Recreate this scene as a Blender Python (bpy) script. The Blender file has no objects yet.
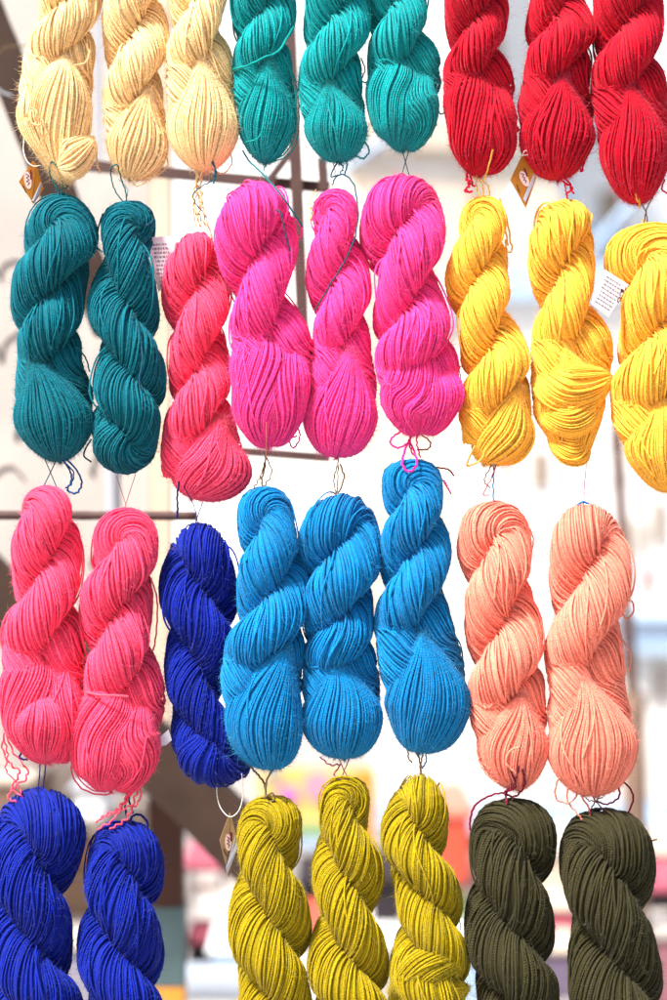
import bpy, math
import numpy as np
from math import radians, pi, sin, cos

# ------------------------------------------------------------------ camera, sky, sun, exposure
scene = bpy.context.scene
COL = scene.collection
CAMZ = 1.6
cam_data = bpy.data.cameras.new('camera')
cam = bpy.data.objects.new('camera', cam_data)
COL.objects.link(cam)
cam.location = (0, -2.0, CAMZ)
cam.rotation_euler = (radians(90), 0, 0)
cam_data.sensor_fit = 'VERTICAL'
cam_data.sensor_height = 36.0
cam_data.sensor_width = 24.0
cam_data.lens = 72.0
cam_data.clip_start = 0.1
cam_data.clip_end = 500
cam_data.dof.use_dof = True
cam_data.dof.focus_distance = 1.975
cam_data.dof.aperture_fstop = 2.6
scene.camera = cam

SUN_EL, SUN_AZ = 54.0, -46.0      # azimuth measured from the viewer's back, negative = from the left
w = bpy.data.worlds.new('World'); scene.world = w; w.use_nodes = True
nt = w.node_tree
bg = nt.nodes['Background']
sky = nt.nodes.new('ShaderNodeTexSky'); sky.sky_type = 'NISHITA'; sky.sun_disc = False
sky.sun_elevation = radians(SUN_EL); sky.sun_rotation = radians(180 + SUN_AZ * -1)
sky.air_density = 1.0; sky.dust_density = 4.0; sky.ozone_density = 0.6
nt.links.new(sky.outputs['Color'], bg.inputs['Color'])
bg.inputs['Strength'].default_value = 0.115
sd = bpy.data.lights.new('sun', 'SUN'); sd.energy = 4.3; sd.angle = radians(8); sd.color = (1.0, 0.975, 0.94)
so = bpy.data.objects.new('sun', sd); COL.objects.link(so)
so.rotation_euler = (radians(90 - SUN_EL), 0, radians(SUN_AZ))
scene.view_settings.view_transform = 'Standard'
scene.view_settings.look = 'None'
scene.view_settings.exposure = 0.95
scene.view_settings.gamma = 1.0
try:
    scene.cycles.diffuse_bounces = 6
    scene.cycles.max_bounces = 8
except Exception: pass

S = 0.001
def W3(P):
    """(x right, y down, d towards the viewer) in millimetres -> world metres"""
    P = np.asarray(P, float)
    return np.stack([(P[..., 0] - 333.5) * S, -P[..., 2] * S, CAMZ + (500 - P[..., 1]) * S], -1)
def far(px, py, dist):
    k = 0.0005 * dist
    return ((px - 333.5) * k, dist - 2.0, CAMZ - (py - 500) * k)

# ------------------------------------------------------------------ materials
def srgb(c):
    return tuple(((v / 255.0) / 12.92 if v / 255.0 <= 0.04045 else ((v / 255.0 + 0.055) / 1.055) ** 2.4) for v in c) + (1,)
def yarn_mat(name, rgb, bump=0.36, sheen=0.38):
    m = bpy.data.materials.new(name); m.use_nodes = True
    n = m.node_tree.nodes; l = m.node_tree.links
    b = n['Principled BSDF']
    b.inputs['Roughness'].default_value = 0.72
    b.inputs['Specular IOR Level'].default_value = 0.12
    b.inputs['Sheen Weight'].default_value = sheen
    b.inputs['Sheen Roughness'].default_value = 0.45
    base = srgb(rgb)
    b.inputs['Sheen Tint'].default_value = tuple(min(1, 0.36 + .7 * v) for v in base[:3]) + (1,)
    at = n.new('ShaderNodeAttribute'); at.attribute_name = 'yarn'
    sep = n.new('ShaderNodeSeparateXYZ'); l.new(at.outputs['Vector'], sep.inputs[0])
    # two-ply twist of every strand: a helical wave along the yarn
    m1 = n.new('ShaderNodeMath'); m1.operation = 'MULTIPLY_ADD'
    l.new(sep.outputs['X'], m1.inputs[0]); m1.inputs[1].default_value = 2 * pi * 2
    m2 = n.new('ShaderNodeMath'); m2.operation = 'MULTIPLY'
    l.new(sep.outputs['Y'], m2.inputs[0]); m2.inputs[1].default_value = 2 * pi / 2.6
    l.new(m2.outputs[0], m1.inputs[2])
    sn = n.new('ShaderNodeMath'); sn.operation = 'SINE'; l.new(m1.outputs[0], sn.inputs[0])
    tc = n.new('ShaderNodeTexCoord')
    no = n.new('ShaderNodeTexNoise'); no.inputs['Scale'].default_value = 900; no.inputs['Detail'].default_value = 2
    l.new(tc.outputs['Object'], no.inputs['Vector'])
    ad = n.new('ShaderNodeMath'); ad.operation = 'ADD'; l.new(sn.outputs[0], ad.inputs[0])
    l.new(no.outputs['Fac'], ad.inputs[1])
    bu = n.new('ShaderNodeBump'); bu.inputs['Strength'].default_value = bump; bu.inputs['Distance'].default_value = 0.00028
    l.new(ad.outputs[0], bu.inputs['Height']); l.new(bu.outputs[0], b.inputs['Normal'])
    # dye: every strand took the dye a little differently, with soft lighter flecks
    n2 = n.new('ShaderNodeTexNoise'); n2.inputs['Scale'].default_value = 620; n2.inputs['Detail'].default_value = 3
    l.new(tc.outputs['Object'], n2.inputs['Vector'])
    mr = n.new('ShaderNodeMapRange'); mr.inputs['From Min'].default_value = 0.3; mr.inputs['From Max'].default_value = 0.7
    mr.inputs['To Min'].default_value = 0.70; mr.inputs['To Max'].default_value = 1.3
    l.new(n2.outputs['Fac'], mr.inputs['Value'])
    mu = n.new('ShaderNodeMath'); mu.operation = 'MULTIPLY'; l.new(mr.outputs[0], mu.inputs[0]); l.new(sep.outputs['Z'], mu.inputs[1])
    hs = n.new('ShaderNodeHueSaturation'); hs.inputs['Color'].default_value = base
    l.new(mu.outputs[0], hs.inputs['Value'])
    l.new(hs.outputs[0], b.inputs['Base Color'])
    return m
def plain(name, rgb, rough=0.8, scale=6.0, var=0.12, emit=None, spec=0.3, metal=0.0):
    m = bpy.data.materials.new(name); m.use_nodes = True
    n = m.node_tree.nodes; l = m.node_tree.links
    b = n['Principled BSDF']; b.inputs['Roughness'].default_value = rough
    b.inputs['Specular IOR Level'].default_value = spec; b.inputs['Metallic'].default_value = metal
    tc = n.new('ShaderNodeTexCoord'); no = n.new('ShaderNodeTexNoise'); no.inputs['Scale'].default_value = scale
    no.inputs['Detail'].default_value = 5
    l.new(tc.outputs['Object'], no.inputs['Vector'])
    mr = n.new('ShaderNodeMapRange'); mr.inputs['From Min'].default_value = 0.25; mr.inputs['From Max'].default_value = 0.75
    mr.inputs['To Min'].default_value = 1 - var; mr.inputs['To Max'].default_value = 1 + var
    l.new(no.outputs['Fac'], mr.inputs['Value'])
    hs = n.new('ShaderNodeHueSaturation'); hs.inputs['Color'].default_value = srgb(rgb)
    l.new(mr.outputs[0], hs.inputs['Value']); l.new(hs.outputs[0], b.inputs['Base Color'])
    return m

# ------------------------------------------------------------------ mesh helpers
def mesh_object(name, V, quads, mats, parent=None, attr=None, midx=None, smooth=True, origin=None):
    V = np.asarray(V, np.float32); quads = np.asarray(quads, np.int32)
    if origin is None and parent is not None: origin = ORG.get(parent.name)
    if origin is not None: V = V - np.asarray(origin, np.float32)
    me = bpy.data.meshes.new(name)
    k = quads.shape[1]; n = len(quads)
    me.vertices.add(len(V)); me.vertices.foreach_set('co', V.ravel())
    me.loops.add(n * k); me.loops.foreach_set('vertex_index', quads.ravel())
    me.polygons.add(n); me.polygons.foreach_set('loop_start', np.arange(0, n * k, k, dtype=np.int32))
    if midx is not None: me.polygons.foreach_set('material_index', np.asarray(midx, np.int32))
    me.update(calc_edges=True)
    me.polygons.foreach_set('use_smooth', np.full(n, smooth))
    if attr is not None:
        a = me.attributes.new('yarn', 'FLOAT_VECTOR', 'POINT')
        a.data.foreach_set('vector', np.asarray(attr, np.float32).ravel())
    for m in (mats if isinstance(mats, (list, tuple)) else [mats]): me.materials.append(m)
    o = bpy.data.objects.new(name, me); COL.objects.link(o)
    if parent is not None: o.parent = parent
    return o
def grid_quads(nr, nc, wrap=False):
    i = np.arange(nr - 1)[:, None]; j = np.arange(nc if wrap else nc - 1)[None, :]
    j2 = (j + 1) % nc
    return np.stack([i * nc + j, i * nc + j2, (i + 1) * nc + j2, (i + 1) * nc + j], -1).reshape(-1, 4)
ORG = {}
class Buf:
    def __init__(s): s.V = []; s.Q = []; s.A = []; s.M = []; s.n = 0
    def add(s, V, Q, A, mat=0):
        s.V.append(V); s.Q.append(Q + s.n); s.A.append(A); s.M.append(np.full(len(Q), mat)); s.n += len(V)
    def cat(s): return np.concatenate(s.V), np.concatenate(s.Q), np.concatenate(s.A), np.concatenate(s.M)
def unit(v): return v / np.maximum(np.linalg.norm(v, axis=-1, keepdims=True), 1e-9)
OPEN = np.radians([-140, -84, -28, 28, 84, 140])
def yarn_tubes(buf, P, inner, rad, tone):
    """P (n yarns, s samples, 3); inner (s,3) points inside the bundle; open strips, seam turned inward"""
    n, s, _ = P.shape
    T = unit(np.gradient(P, axis=1))
    N = P - inner[None]; N = unit(N - (N * T).sum(-1, keepdims=True) * T)
    Bn = np.cross(T, N)
    ca = np.cos(OPEN)[None, None, :, None]; sa = np.sin(OPEN)[None, None, :, None]
    r = np.broadcast_to(rad, (n, s))[:, :, None, None]
    V = P[:, :, None] + r * (ca * N[:, :, None] + sa * Bn[:, :, None])
    k = len(OPEN)
    L = np.concatenate([np.zeros((n, 1)), np.cumsum(np.linalg.norm(np.diff(P, axis=1), axis=-1), 1)], 1)
    A = np.zeros((n, s, k, 3)); A[..., 0] = (OPEN / (2 * pi))[None, None]
    A[..., 1] = L[:, :, None]; A[..., 2] = np.broadcast_to(tone, (n, s))[:, :, None]
    q = grid_quads(s, k)
    Q = (np.arange(n)[:, None, None] * s * k + q[None]).reshape(-1, 4)
    buf.add(V.reshape(-1, 3), Q, A.reshape(-1, 3))
    return T, N
def lerp_nodes(nodes, n=60):
    P = np.asarray(nodes, float)
    if len(P) == 2: return P[0] + (P[1] - P[0]) * np.linspace(0, 1, n)[:, None]
    E = np.vstack([2 * P[0] - P[1], P, 2 * P[-1] - P[-2]])
    out = []
    m = max(2, n // (len(P) - 1))
    for i in range(len(P) - 1):
        p0, p1, p2, p3 = E[i:i + 4]
        t = np.linspace(0, 1, m, endpoint=False)[:, None]
        out.append(0.5 * (2 * p1 + (p2 - p0) * t + (2 * p0 - 5 * p1 + 4 * p2 - p3) * t ** 2 + (3 * p1 - p0 - 3 * p2 + p3) * t ** 3))
    out.append(P[-1:])
    return np.vstack(out)
def transport(C, N0):
    T = unit(np.gradient(C, axis=0)); N = np.zeros_like(C)
    n = np.array(N0, float)
    for i in range(len(C)):
        n = n - n.dot(T[i]) * T[i]; n /= np.linalg.norm(n); N[i] = n
    return T, N, np.cross(N, T)
def cord(name, pts, rad, mat, parent=None, world=False, n=None, rng=None, wob=0.0, buf=None, tone=1.0, k=6):
    """a closed tube along nodes (x, y, d in mm)"""
    C = lerp_nodes(pts, n or max(24, 10 * len(pts)))
    if wob and rng is not None:
        t = np.arange(len(C))
        for ax in range(3): C[:, ax] += wob * np.sin(t * rng.uniform(.35, .8) + rng.uniform(0, 6)) * np.sin(pi * t / len(C)) ** .5
    T, N, Bn = transport(C, (0.31, 0.2, 0.93))
    a = np.linspace(0, 2 * pi, k, endpoint=False)
    V = (C[:, None] + rad * (np.cos(a)[None, :, None] * N[:, None] + np.sin(a)[None, :, None] * Bn[:, None])).reshape(-1, 3)
    L = np.concatenate([[0], np.cumsum(np.linalg.norm(np.diff(C, axis=0), axis=1))])
    A = np.stack([np.tile(a / (2 * pi), len(C)), np.repeat(L, k), np.full(len(C) * k, tone)], -1)
    Q = grid_quads(len(C), k, True)
    if buf is not None: buf.add(V, Q, A); return None
    return mesh_object(name, W3(V), Q, mat, parent, A)

# ------------------------------------------------------------------ a skein of yarn
def smooth(y, sig):
    k = np.arange(-int(3 * sig), int(3 * sig) + 1); g = np.exp(-k ** 2 / (2 * sig ** 2)); g /= g.sum()
    return np.convolve(np.pad(y, len(k) // 2, mode='edge'), g, 'valid')
def lobed(rng, n, s, amp):
    """smooth random field over (yarn index around, distance along)"""
    a = np.linspace(0, 2 * pi, n, endpoint=False)[:, None]; b = s[None, :]
    f = 0
    for _ in range(9):
        k = rng.integers(1, 9); L = rng.uniform(60, 260)
        f = f + rng.uniform(.4, 1) * np.sin(k * a + b * 2 * pi / L * rng.choice([-1, 1]) + rng.uniform(0, 6.3)) / (1 + .22 * k)
    return f * amp / 2.2
class Skein:
    def __init__(s, spec, idx):
        s.sp = spec; s.rng = np.random.default_rng(1000 + idx); s.buf = Buf(); s.fz = []
        o = np.array(spec['out'], float)
        s.T, s.B = o[0, 0], o[-1, 0]
        s.ys = np.arange(s.T, s.B + .5, 1.0)
        s.Lt = smooth(np.interp(s.ys, o[:, 0], o[:, 1]), 3); s.Rt = smooth(np.interp(s.ys, o[:, 0], o[:, 2]), 3)
        s.chir = spec.get('ch', 1); s.d0 = spec.get('d', 0)
        inn = slice(12, -12)
        hw = (s.Rt - s.Lt) / 2; cx = (s.Rt + s.Lt) / 2
        hw[:28] = hw[28]; cx[:20] = cx[20]; hw[-28:] = hw[-28]; cx[-20:] = cx[-20]
        s.hw = smooth(hw, 22); s.cx = smooth(cx, 26)
        s.sp_y = spec.get('gap', 1.72)
        s.yr = spec.get('yr', .95)
    def HW(s, y): return np.interp(y, s.ys, s.hw)
    def CX(s, y): return np.interp(y, s.ys, s.cx)
    def theta(s, y):
        c = np.array(s.sp['cr'], float); k = np.arange(len(c)) * pi
        p = np.diff(c).mean() if len(c) > 1 else 85
        c = np.concatenate([[c[0] - 2 * p, c[0] - p], c, [c[-1] + p, c[-1] + 2 * p]])
        k = np.concatenate([[-2 * pi, -pi], k, [k[-1] + pi, k[-1] + 2 * pi]])
        yy = np.arange(c[0], c[-1]); th = smooth(np.interp(yy, c, k), 8)
        return np.interp(y, yy, th)
    def bundle(s, C, rad, psi, N0=(1, 0, 0), amp=1.5, jit=1.7, outliers=3, inner_bias=None, dens=1.0, flat=1.0):
        """one thick rope of yarns along the centre line C (mm) with radius rad per sample"""
        rng = s.rng
        seg = np.linalg.norm(np.diff(C, axis=0), axis=1); L = np.concatenate([[0], np.cumsum(seg)])
        m = int(L[-1] / 3.6); u = np.linspace(0, L[-1], m)
        C = np.stack([np.interp(u, L, C[:, i]) for i in range(3)], -1); rad = np.interp(u, L, rad)
        T, N, Bn = transport(C, N0)
        rm = np.percentile(rad, 70)
        n = int(2 * pi * rm * math.cos(psi) / s.sp_y * dens)
        ds = u[1] - u[0]
        tw = -s.chir * np.cumsum(np.tan(psi) / np.maximum(rad, rm * .55)) * ds
        ph0 = np.linspace(0, 2 * pi, n, endpoint=False) + rng.normal(0, .35 * jit * 2 * pi / n, n)
        clump = lobed(rng, n, u, 0.045) + .5 * jit * 2 * pi / n * np.sin(u[None] / rng.uniform(14, 34, (n, 1)) + rng.uniform(0, 6, (n, 1)))
        ph = ph0[:, None] + tw[None] + clump
        dr = lobed(rng, n, u, amp) + rng.normal(0, .48, (n, 1)) + .42 * np.sin(u[None] / rng.uniform(9, 25, (n, 1)) + rng.uniform(0, 6, (n, 1)))
        R = rad[None] * (1 + lobed(rng, n, u, .022)) + dr * np.clip(rad[None] / rm, 0, 1)
        P = C[None] + R[..., None] * (np.cos(ph)[..., None] * N[None] + flat * np.sin(ph)[..., None] * Bn[None])
        tone = 1 + rng.normal(0, .13, (n, 1)) + .06 * np.sin(u[None] / rng.uniform(30, 80, (n, 1)))
        yr = s.yr * (1 + rng.normal(0, .07, (n, 1)))
        Tn, Nn = yarn_tubes(s.buf, P, C, yr, tone)
        s.fz.append((P.reshape(-1, 3), Nn.reshape(-1, 3), Tn.reshape(-1, 3)))
        # a few strands that wandered across the others
        for io in range(outliers + 4):
            a = rng.integers(0, max(1, m - 40)); b = min(m, a + rng.integers(30, 60)); w = slice(a, b)
            if b - a < 12: continue
            q = rng.uniform(0, 2 * pi) + tw[w] * rng.uniform(.35, .75)
            lift = np.sin(np.linspace(0, pi, b - a)) ** (.4 if io < outliers else 1.3) * (s.yr * 1.25 if io < outliers else rng.uniform(2.2, 5.5)) - s.yr * .4
            Po = C[w] + ((rad[w] + lift + .8)[:, None]) * (np.cos(q)[:, None] * N[w] + flat * np.sin(q)[:, None] * Bn[w])
            yarn_tubes(s.buf, Po[None], C[w], s.yr * .95, 1.06)
        # the yarns underneath, as one dense core
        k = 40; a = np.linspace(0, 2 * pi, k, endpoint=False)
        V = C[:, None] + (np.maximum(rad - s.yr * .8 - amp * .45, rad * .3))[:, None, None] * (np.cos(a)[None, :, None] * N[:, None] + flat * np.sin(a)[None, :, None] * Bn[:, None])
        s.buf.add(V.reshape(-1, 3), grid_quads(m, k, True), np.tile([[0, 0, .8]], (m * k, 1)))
    def helix(s):
        sp = s.sp; ch = s.chir
        hw0 = s.HW(s.T + 30); r0 = .58 * hw0; A0 = .42 * hw0; h = A0 * .75
        ya = s.T + r0 * .98 + h
        kind = sp['k']
        hb = s.HW(s.B - 30)
        if kind == 'H': yb = s.B - .58 * hb * .98 - .42 * hb * .75
        else: yb = s.py + .72 * (s.B - s.py)
        y = np.arange(ya, yb, 2.0); th = s.theta(y); back = 0 * y
        if kind != 'H':        # below the last crease the two strands hang side by side behind the folded end
            yl = sp['cr'][-1]; kl = (len(sp['cr']) - 1) * pi
            th = np.where(y > yl - 10, kl - 0.10 * pi * np.clip((yl - y) / 10, -1, 1) * -1, th); th = smooth(np.minimum(th, kl + .12 * pi), 3)
            back = -np.clip((y - yl) / (s.B - yl), 0, 1) * .35 * s.HW(y)
        A = .42 * s.HW(y); Ad = .52 * s.HW(y)
        pts = []
        for j in (0, 1):
            pts.append(np.stack([s.CX(y) + ch * A * np.cos(th + j * pi), y, s.d0 + back + Ad * np.sin(th + j * pi)], -1))
        def arc(yc, sgn, th0):
            hwv = s.HW(yc); al = np.linspace(pi, 0, 16)[1:-1]
            c = np.array([s.CX(yc), yc, s.d0])
            ux = np.array([ch * .42 * hwv * np.cos(th0), 0, .50 * hwv * np.sin(th0)])
            return c + np.cos(al)[:, None] * ux + np.array([0, sgn * .42 * hwv * .75, 0]) * np.sin(al)[:, None]
        top = arc(ya, -1, th[0])
        C = np.vstack([pts[1][::-1], top, pts[0]])
        if kind == 'H':
            bot = arc(y[-1], 1, th[-1])[::-1]      # runs from strand 0 round to strand 1 and tucks up inside it
            e1 = pts[1][-1]; tuck = e1 + np.linspace(0, 1, 12)[:, None] * np.array([0, -26, 0]) + np.array([0, 0, 1.5])
            C = np.vstack([C, bot, tuck])
        for i in range(3): C[:, i] = smooth(C[:, i], 2.0)
        rad = .58 * s.HW(C[:, 1])
        if kind == 'H':
            Lc = np.concatenate([[0], np.cumsum(np.linalg.norm(np.diff(C, axis=0), axis=1))])
            for q, r_ in ((Lc, 16.), (Lc[-1] - Lc, 26.)):
                rad = rad * np.sqrt(np.maximum(1 - (1 - np.clip(q / r_, 0, 1)) ** 2, .02))
            rad = rad * np.where(Lc > Lc[-1] - 70, 1.03, 1)
        if kind != 'H':
            rad = rad * np.clip(1.25 - (C[:, 1] - s.py) / (s.B - s.py) * .95, .25, 1)
        s.bundle(C, rad, sp.get('psi', radians(47)), outliers=sp.get('outl', 9))
    def spindle(s, nodes, wid, twist, d=0, flat=.8, dens=1.0, amp=1.3, cap=(.5, .5), outl=2, ep=.62):
        """a fat tapered loop end: yarns run between two gathered poles"""
        rng = s.rng
        P = lerp_nodes([(a, b, c + s.d0) for a, b, c in nodes], 80)
        L = np.concatenate([[0], np.cumsum(np.linalg.norm(np.diff(P, axis=0), axis=1))]); tot = L[-1]
        m = max(26, int(tot / 3.2)); t = .5 - .5 * np.cos(np.linspace(0, pi, m)); t = .75 * t + .25 * np.linspace(0, 1, m)
        C = np.stack([np.interp(t * tot, L, P[:, i]) for i in range(3)], -1)
        wt = np.interp(t, np.linspace(0, 1, len(wid)), wid); wt = smooth(wt, 2)
        e0, e1 = cap; prof = np.clip(t / e0, 0, 1); prof = np.sin(prof * pi / 2) ** (ep if ep < 1 else ep - .3 * t)
        p2 = np.clip((1 - t) / e1, 0, 1); prof = prof * np.sqrt(np.maximum(1 - (1 - p2) ** 2, 0))
        wv = np.maximum(wt * prof, .8)
        T = unit(np.gradient(C, axis=0)); D = np.array([0, 0, 1.0]); N = unit(np.cross(T, D)) * -1
        n = int(2 * pi * max(wv) * .9 / s.sp_y * .8 * dens)
        ph0 = np.linspace(0, 2 * pi, n, endpoint=False) + rng.normal(0, .5 * 2 * pi / n, n)
        u = t * tot
        ph = ph0[:, None] + s.chir * -twist * t[None] + lobed(rng, n, u, .07)
        dr = (lobed(rng, n, u, amp) + rng.normal(0, .4, (n, 1))) * np.clip(wv / max(wv), 0, 1)[None]
        R = wv[None] + dr
        X = C[None] + R[..., None] * (np.cos(ph)[..., None] * N[None] + flat * np.sin(ph)[..., None] * D[None, None])
        tt = np.clip(t, .3, .7); inner = np.stack([np.interp(tt * tot, L, P[:, i]) for i in range(3)], -1)
        tone = 1 + rng.normal(0, .1, (n, 1)) + 0 * u[None]
        Tn, Nn = yarn_tubes(s.buf, X, inner, s.yr * (1 + rng.normal(0, .06, (n, 1))), tone)
        s.fz.append((X.reshape(-1, 3), Nn.reshape(-1, 3), Tn.reshape(-1, 3)))
        for _ in range(outl):
            q = rng.uniform(.2, 2.9) + rng.uniform(-1.2, 1.2) * t
            Xo = C + (wv + 1.5)[:, None] * (np.cos(q)[:, None] * N + flat * np.sin(q)[:, None] * D[None])
            a = rng.integers(0, m // 2); b = rng.integers(a + 10, m)
            yarn_tubes(s.buf, Xo[None, a:b], inner[a:b], s.yr, 1.05)
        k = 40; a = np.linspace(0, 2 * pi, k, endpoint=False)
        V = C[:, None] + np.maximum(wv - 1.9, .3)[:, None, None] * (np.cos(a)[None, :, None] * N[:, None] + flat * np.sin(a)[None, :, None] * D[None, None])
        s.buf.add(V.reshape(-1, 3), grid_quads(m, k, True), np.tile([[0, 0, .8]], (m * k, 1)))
    def build(s, root, mat, fmat):
        sp = s.sp; k = sp['k']
        s.py = sp.get('pinch', (0, s.B - 90))[1]
        parts = []
        s.helix(); parts.append(('twisted_strands', s.buf, s.fz))
        if k != 'H':
            s.buf = Buf(); s.fz = []
            bx = sp.get('bx', s.CX(s.B)); px = sp['pinch'][0]; py = s.py
            yy = np.linspace(py, s.B, 5); H = [s.HW(v) for v in yy]; B = s.B
            if k == 'M':
                dd = .36 * H[0]
                mx = s.CX((py + B) / 2) + sp.get('bo', 0); bw = sp.get('bw', 1)
                s.spindle([(px, py - 3, dd + 8), (.35 * px + .65 * mx, py + .3 * (B - py), dd * .75), (mx, py + .62 * (B - py), dd * .35), (bx, B - 1, 0)],
                          [H[1] * .92 * bw, H[1] * .95 * bw, H[2] * .98 * bw, H[3] * bw, H[3] * bw], sp.get('btw', .5), cap=sp.get('cap', (.66, .42)), flat=.8, ep=.86)
            if k == 'W':
                L = lambda v: np.interp(v, s.ys, s.Lt); R = lambda v: np.interp(v, s.ys, s.Rt)
                h = B - py; ml = py + .5 * h
                # two cupped sides meeting at the gathered vertex
                sx = s.chir
                a_ = (L, R) if sx > 0 else (R, L)
                Wd = R(ml) - L(ml)
                ex = a_[0]; fx = a_[1]
                s.spindle([(ex(py) + sx * .35 * Wd, py - 14, 2), (ex(ml) + sx * .38 * Wd, py + .38 * h, 9), (px - sx * 2 - sx * .06 * Wd, py + .72 * h, 9), (px, B - 3, 2)],
                          [.30 * Wd, .42 * Wd, .40 * Wd, .40 * Wd,  .34 * Wd], 1.6, flat=.85, cap=(.4, .42))
                s.spindle([(fx(py + 6) - sx * .26 * Wd, py + .06 * h, 4), (fx(ml) - sx * .3 * Wd, py + .42 * h, 12), (px + sx * .16 * Wd, py + .76 * h, 8), (px + sx * 2, B - 6, 3)],
                          [.26 * Wd, .31 * Wd, .34 * Wd, .34 * Wd, .3 * Wd], -1.3, flat=.85, cap=(.45, .42))
        if k == 'H' and 'extra' in sp: s.buf = Buf(); s.fz = []
        for (nodes, wid, tw, kw) in sp.get('extra', []):
            s.spindle(nodes, wid, tw, **kw)
        if k != 'H' or 'extra' in sp: parts.append(('folded_end', s.buf, s.fz))
        # fit to the measured outline of this skein
        allV = np.concatenate([np.concatenate(b.V) for _, b, _ in parts])
        y0, y1 = allV[:, 1].min(), allV[:, 1].max()
        fy = lambda v: s.T + (v - y0) * (s.B - s.T) / (y1 - y0)
        Y = fy(allV[:, 1]); bi = np.clip(((Y - s.T) / 3).astype(int), 0, int((s.B - s.T) / 3))
        nb = bi.max() + 1; mn = np.full(nb, 1e9); mx_ = np.full(nb, -1e9)
        np.minimum.at(mn, bi, allV[:, 0]); np.maximum.at(mx_, bi, allV[:, 0])
        yc = s.T + 3 * (np.arange(nb) + .5)
        Lt = np.interp(yc, s.ys, s.Lt); Rt = np.interp(yc, s.ys, s.Rt)
        hm = np.maximum((mx_ - mn) / 2, 3); ht = np.maximum((Rt - Lt) / 2, 3)
        ratio = np.clip(smooth(ht, 4) / smooth(hm, 4), .6, 1.6); c0 = smooth((mx_ + mn) / 2, 7); c1 = smooth((Rt + Lt) / 2, 7)
        def fit(V):
            V = V.copy(); V[:, 1] = fy(V[:, 1])
            V[:, 0] = np.interp(V[:, 1], yc, c1) + (V[:, 0] - np.interp(V[:, 1], yc, c0)) * np.interp(V[:, 1], yc, ratio)
            return V
        s.front = None
        for name, b, fz in parts:
            V, Q, A, M = b.cat(); V = fit(V)
            # fuzz: fine fibres standing off the yarns
            FP = fit(np.concatenate([f[0] for f in fz])); FN = np.concatenate([f[1] for f in fz]); FT = np.concatenate([f[2] for f in fz])
            rng = s.rng; nf = int(sp.get('fuzz', 6500) * (1 if name == 'twisted_strands' else .5))
            ok = np.flatnonzero(FN[:, 2] > -.5)
            ix = rng.choice(ok, nf)
            p = FP[ix]; nn = FN[ix]; tt = FT[ix]
            ln = rng.gamma(2.0, 1.15, nf)[:, None] + 1.4
            dirn = unit(nn * rng.uniform(.35, 1, (nf, 1)) + tt * rng.normal(0, .8, (nf, 1)) + rng.normal(0, .35, (nf, 3)))
            curl = rng.normal(0, .35, (nf, 3))
            st = np.linspace(0, 1, 5)[None, :, None]
            F = p[:, None] + nn[:, None] * .8 + dirn[:, None] * ln[:, None] * st + curl[:, None] * ln[:, None] * st ** 2
            tdir = unit(np.gradient(F, axis=1)); e1 = unit(np.cross(tdir, np.array([.3, .5, .8]))); e2 = np.cross(tdir, e1)
            a = np.array([0, 2 * pi / 3, 4 * pi / 3])
            fr = .115 * (1 - .6 * st[..., None])
            FV = F[:, :, None] + fr * (np.cos(a)[None, None, :, None] * e1[:, :, None] + np.sin(a)[None, None, :, None] * e2[:, :, None])
            q = grid_quads(5, 3, True)
            FQ = (np.arange(nf)[:, None, None] * 15 + q[None]).reshape(-1, 4) + len(V)
            V = np.vstack([V, FV.reshape(-1, 3)]); Q = np.vstack([Q, FQ]); M = np.concatenate([M, np.ones(len(FQ))])
            A = np.vstack([A, np.tile([[0, 0, 1]], (nf * 15, 1))])
            mesh_object(name, W3(V), Q, [mat, fmat], root, A, M)

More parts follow.
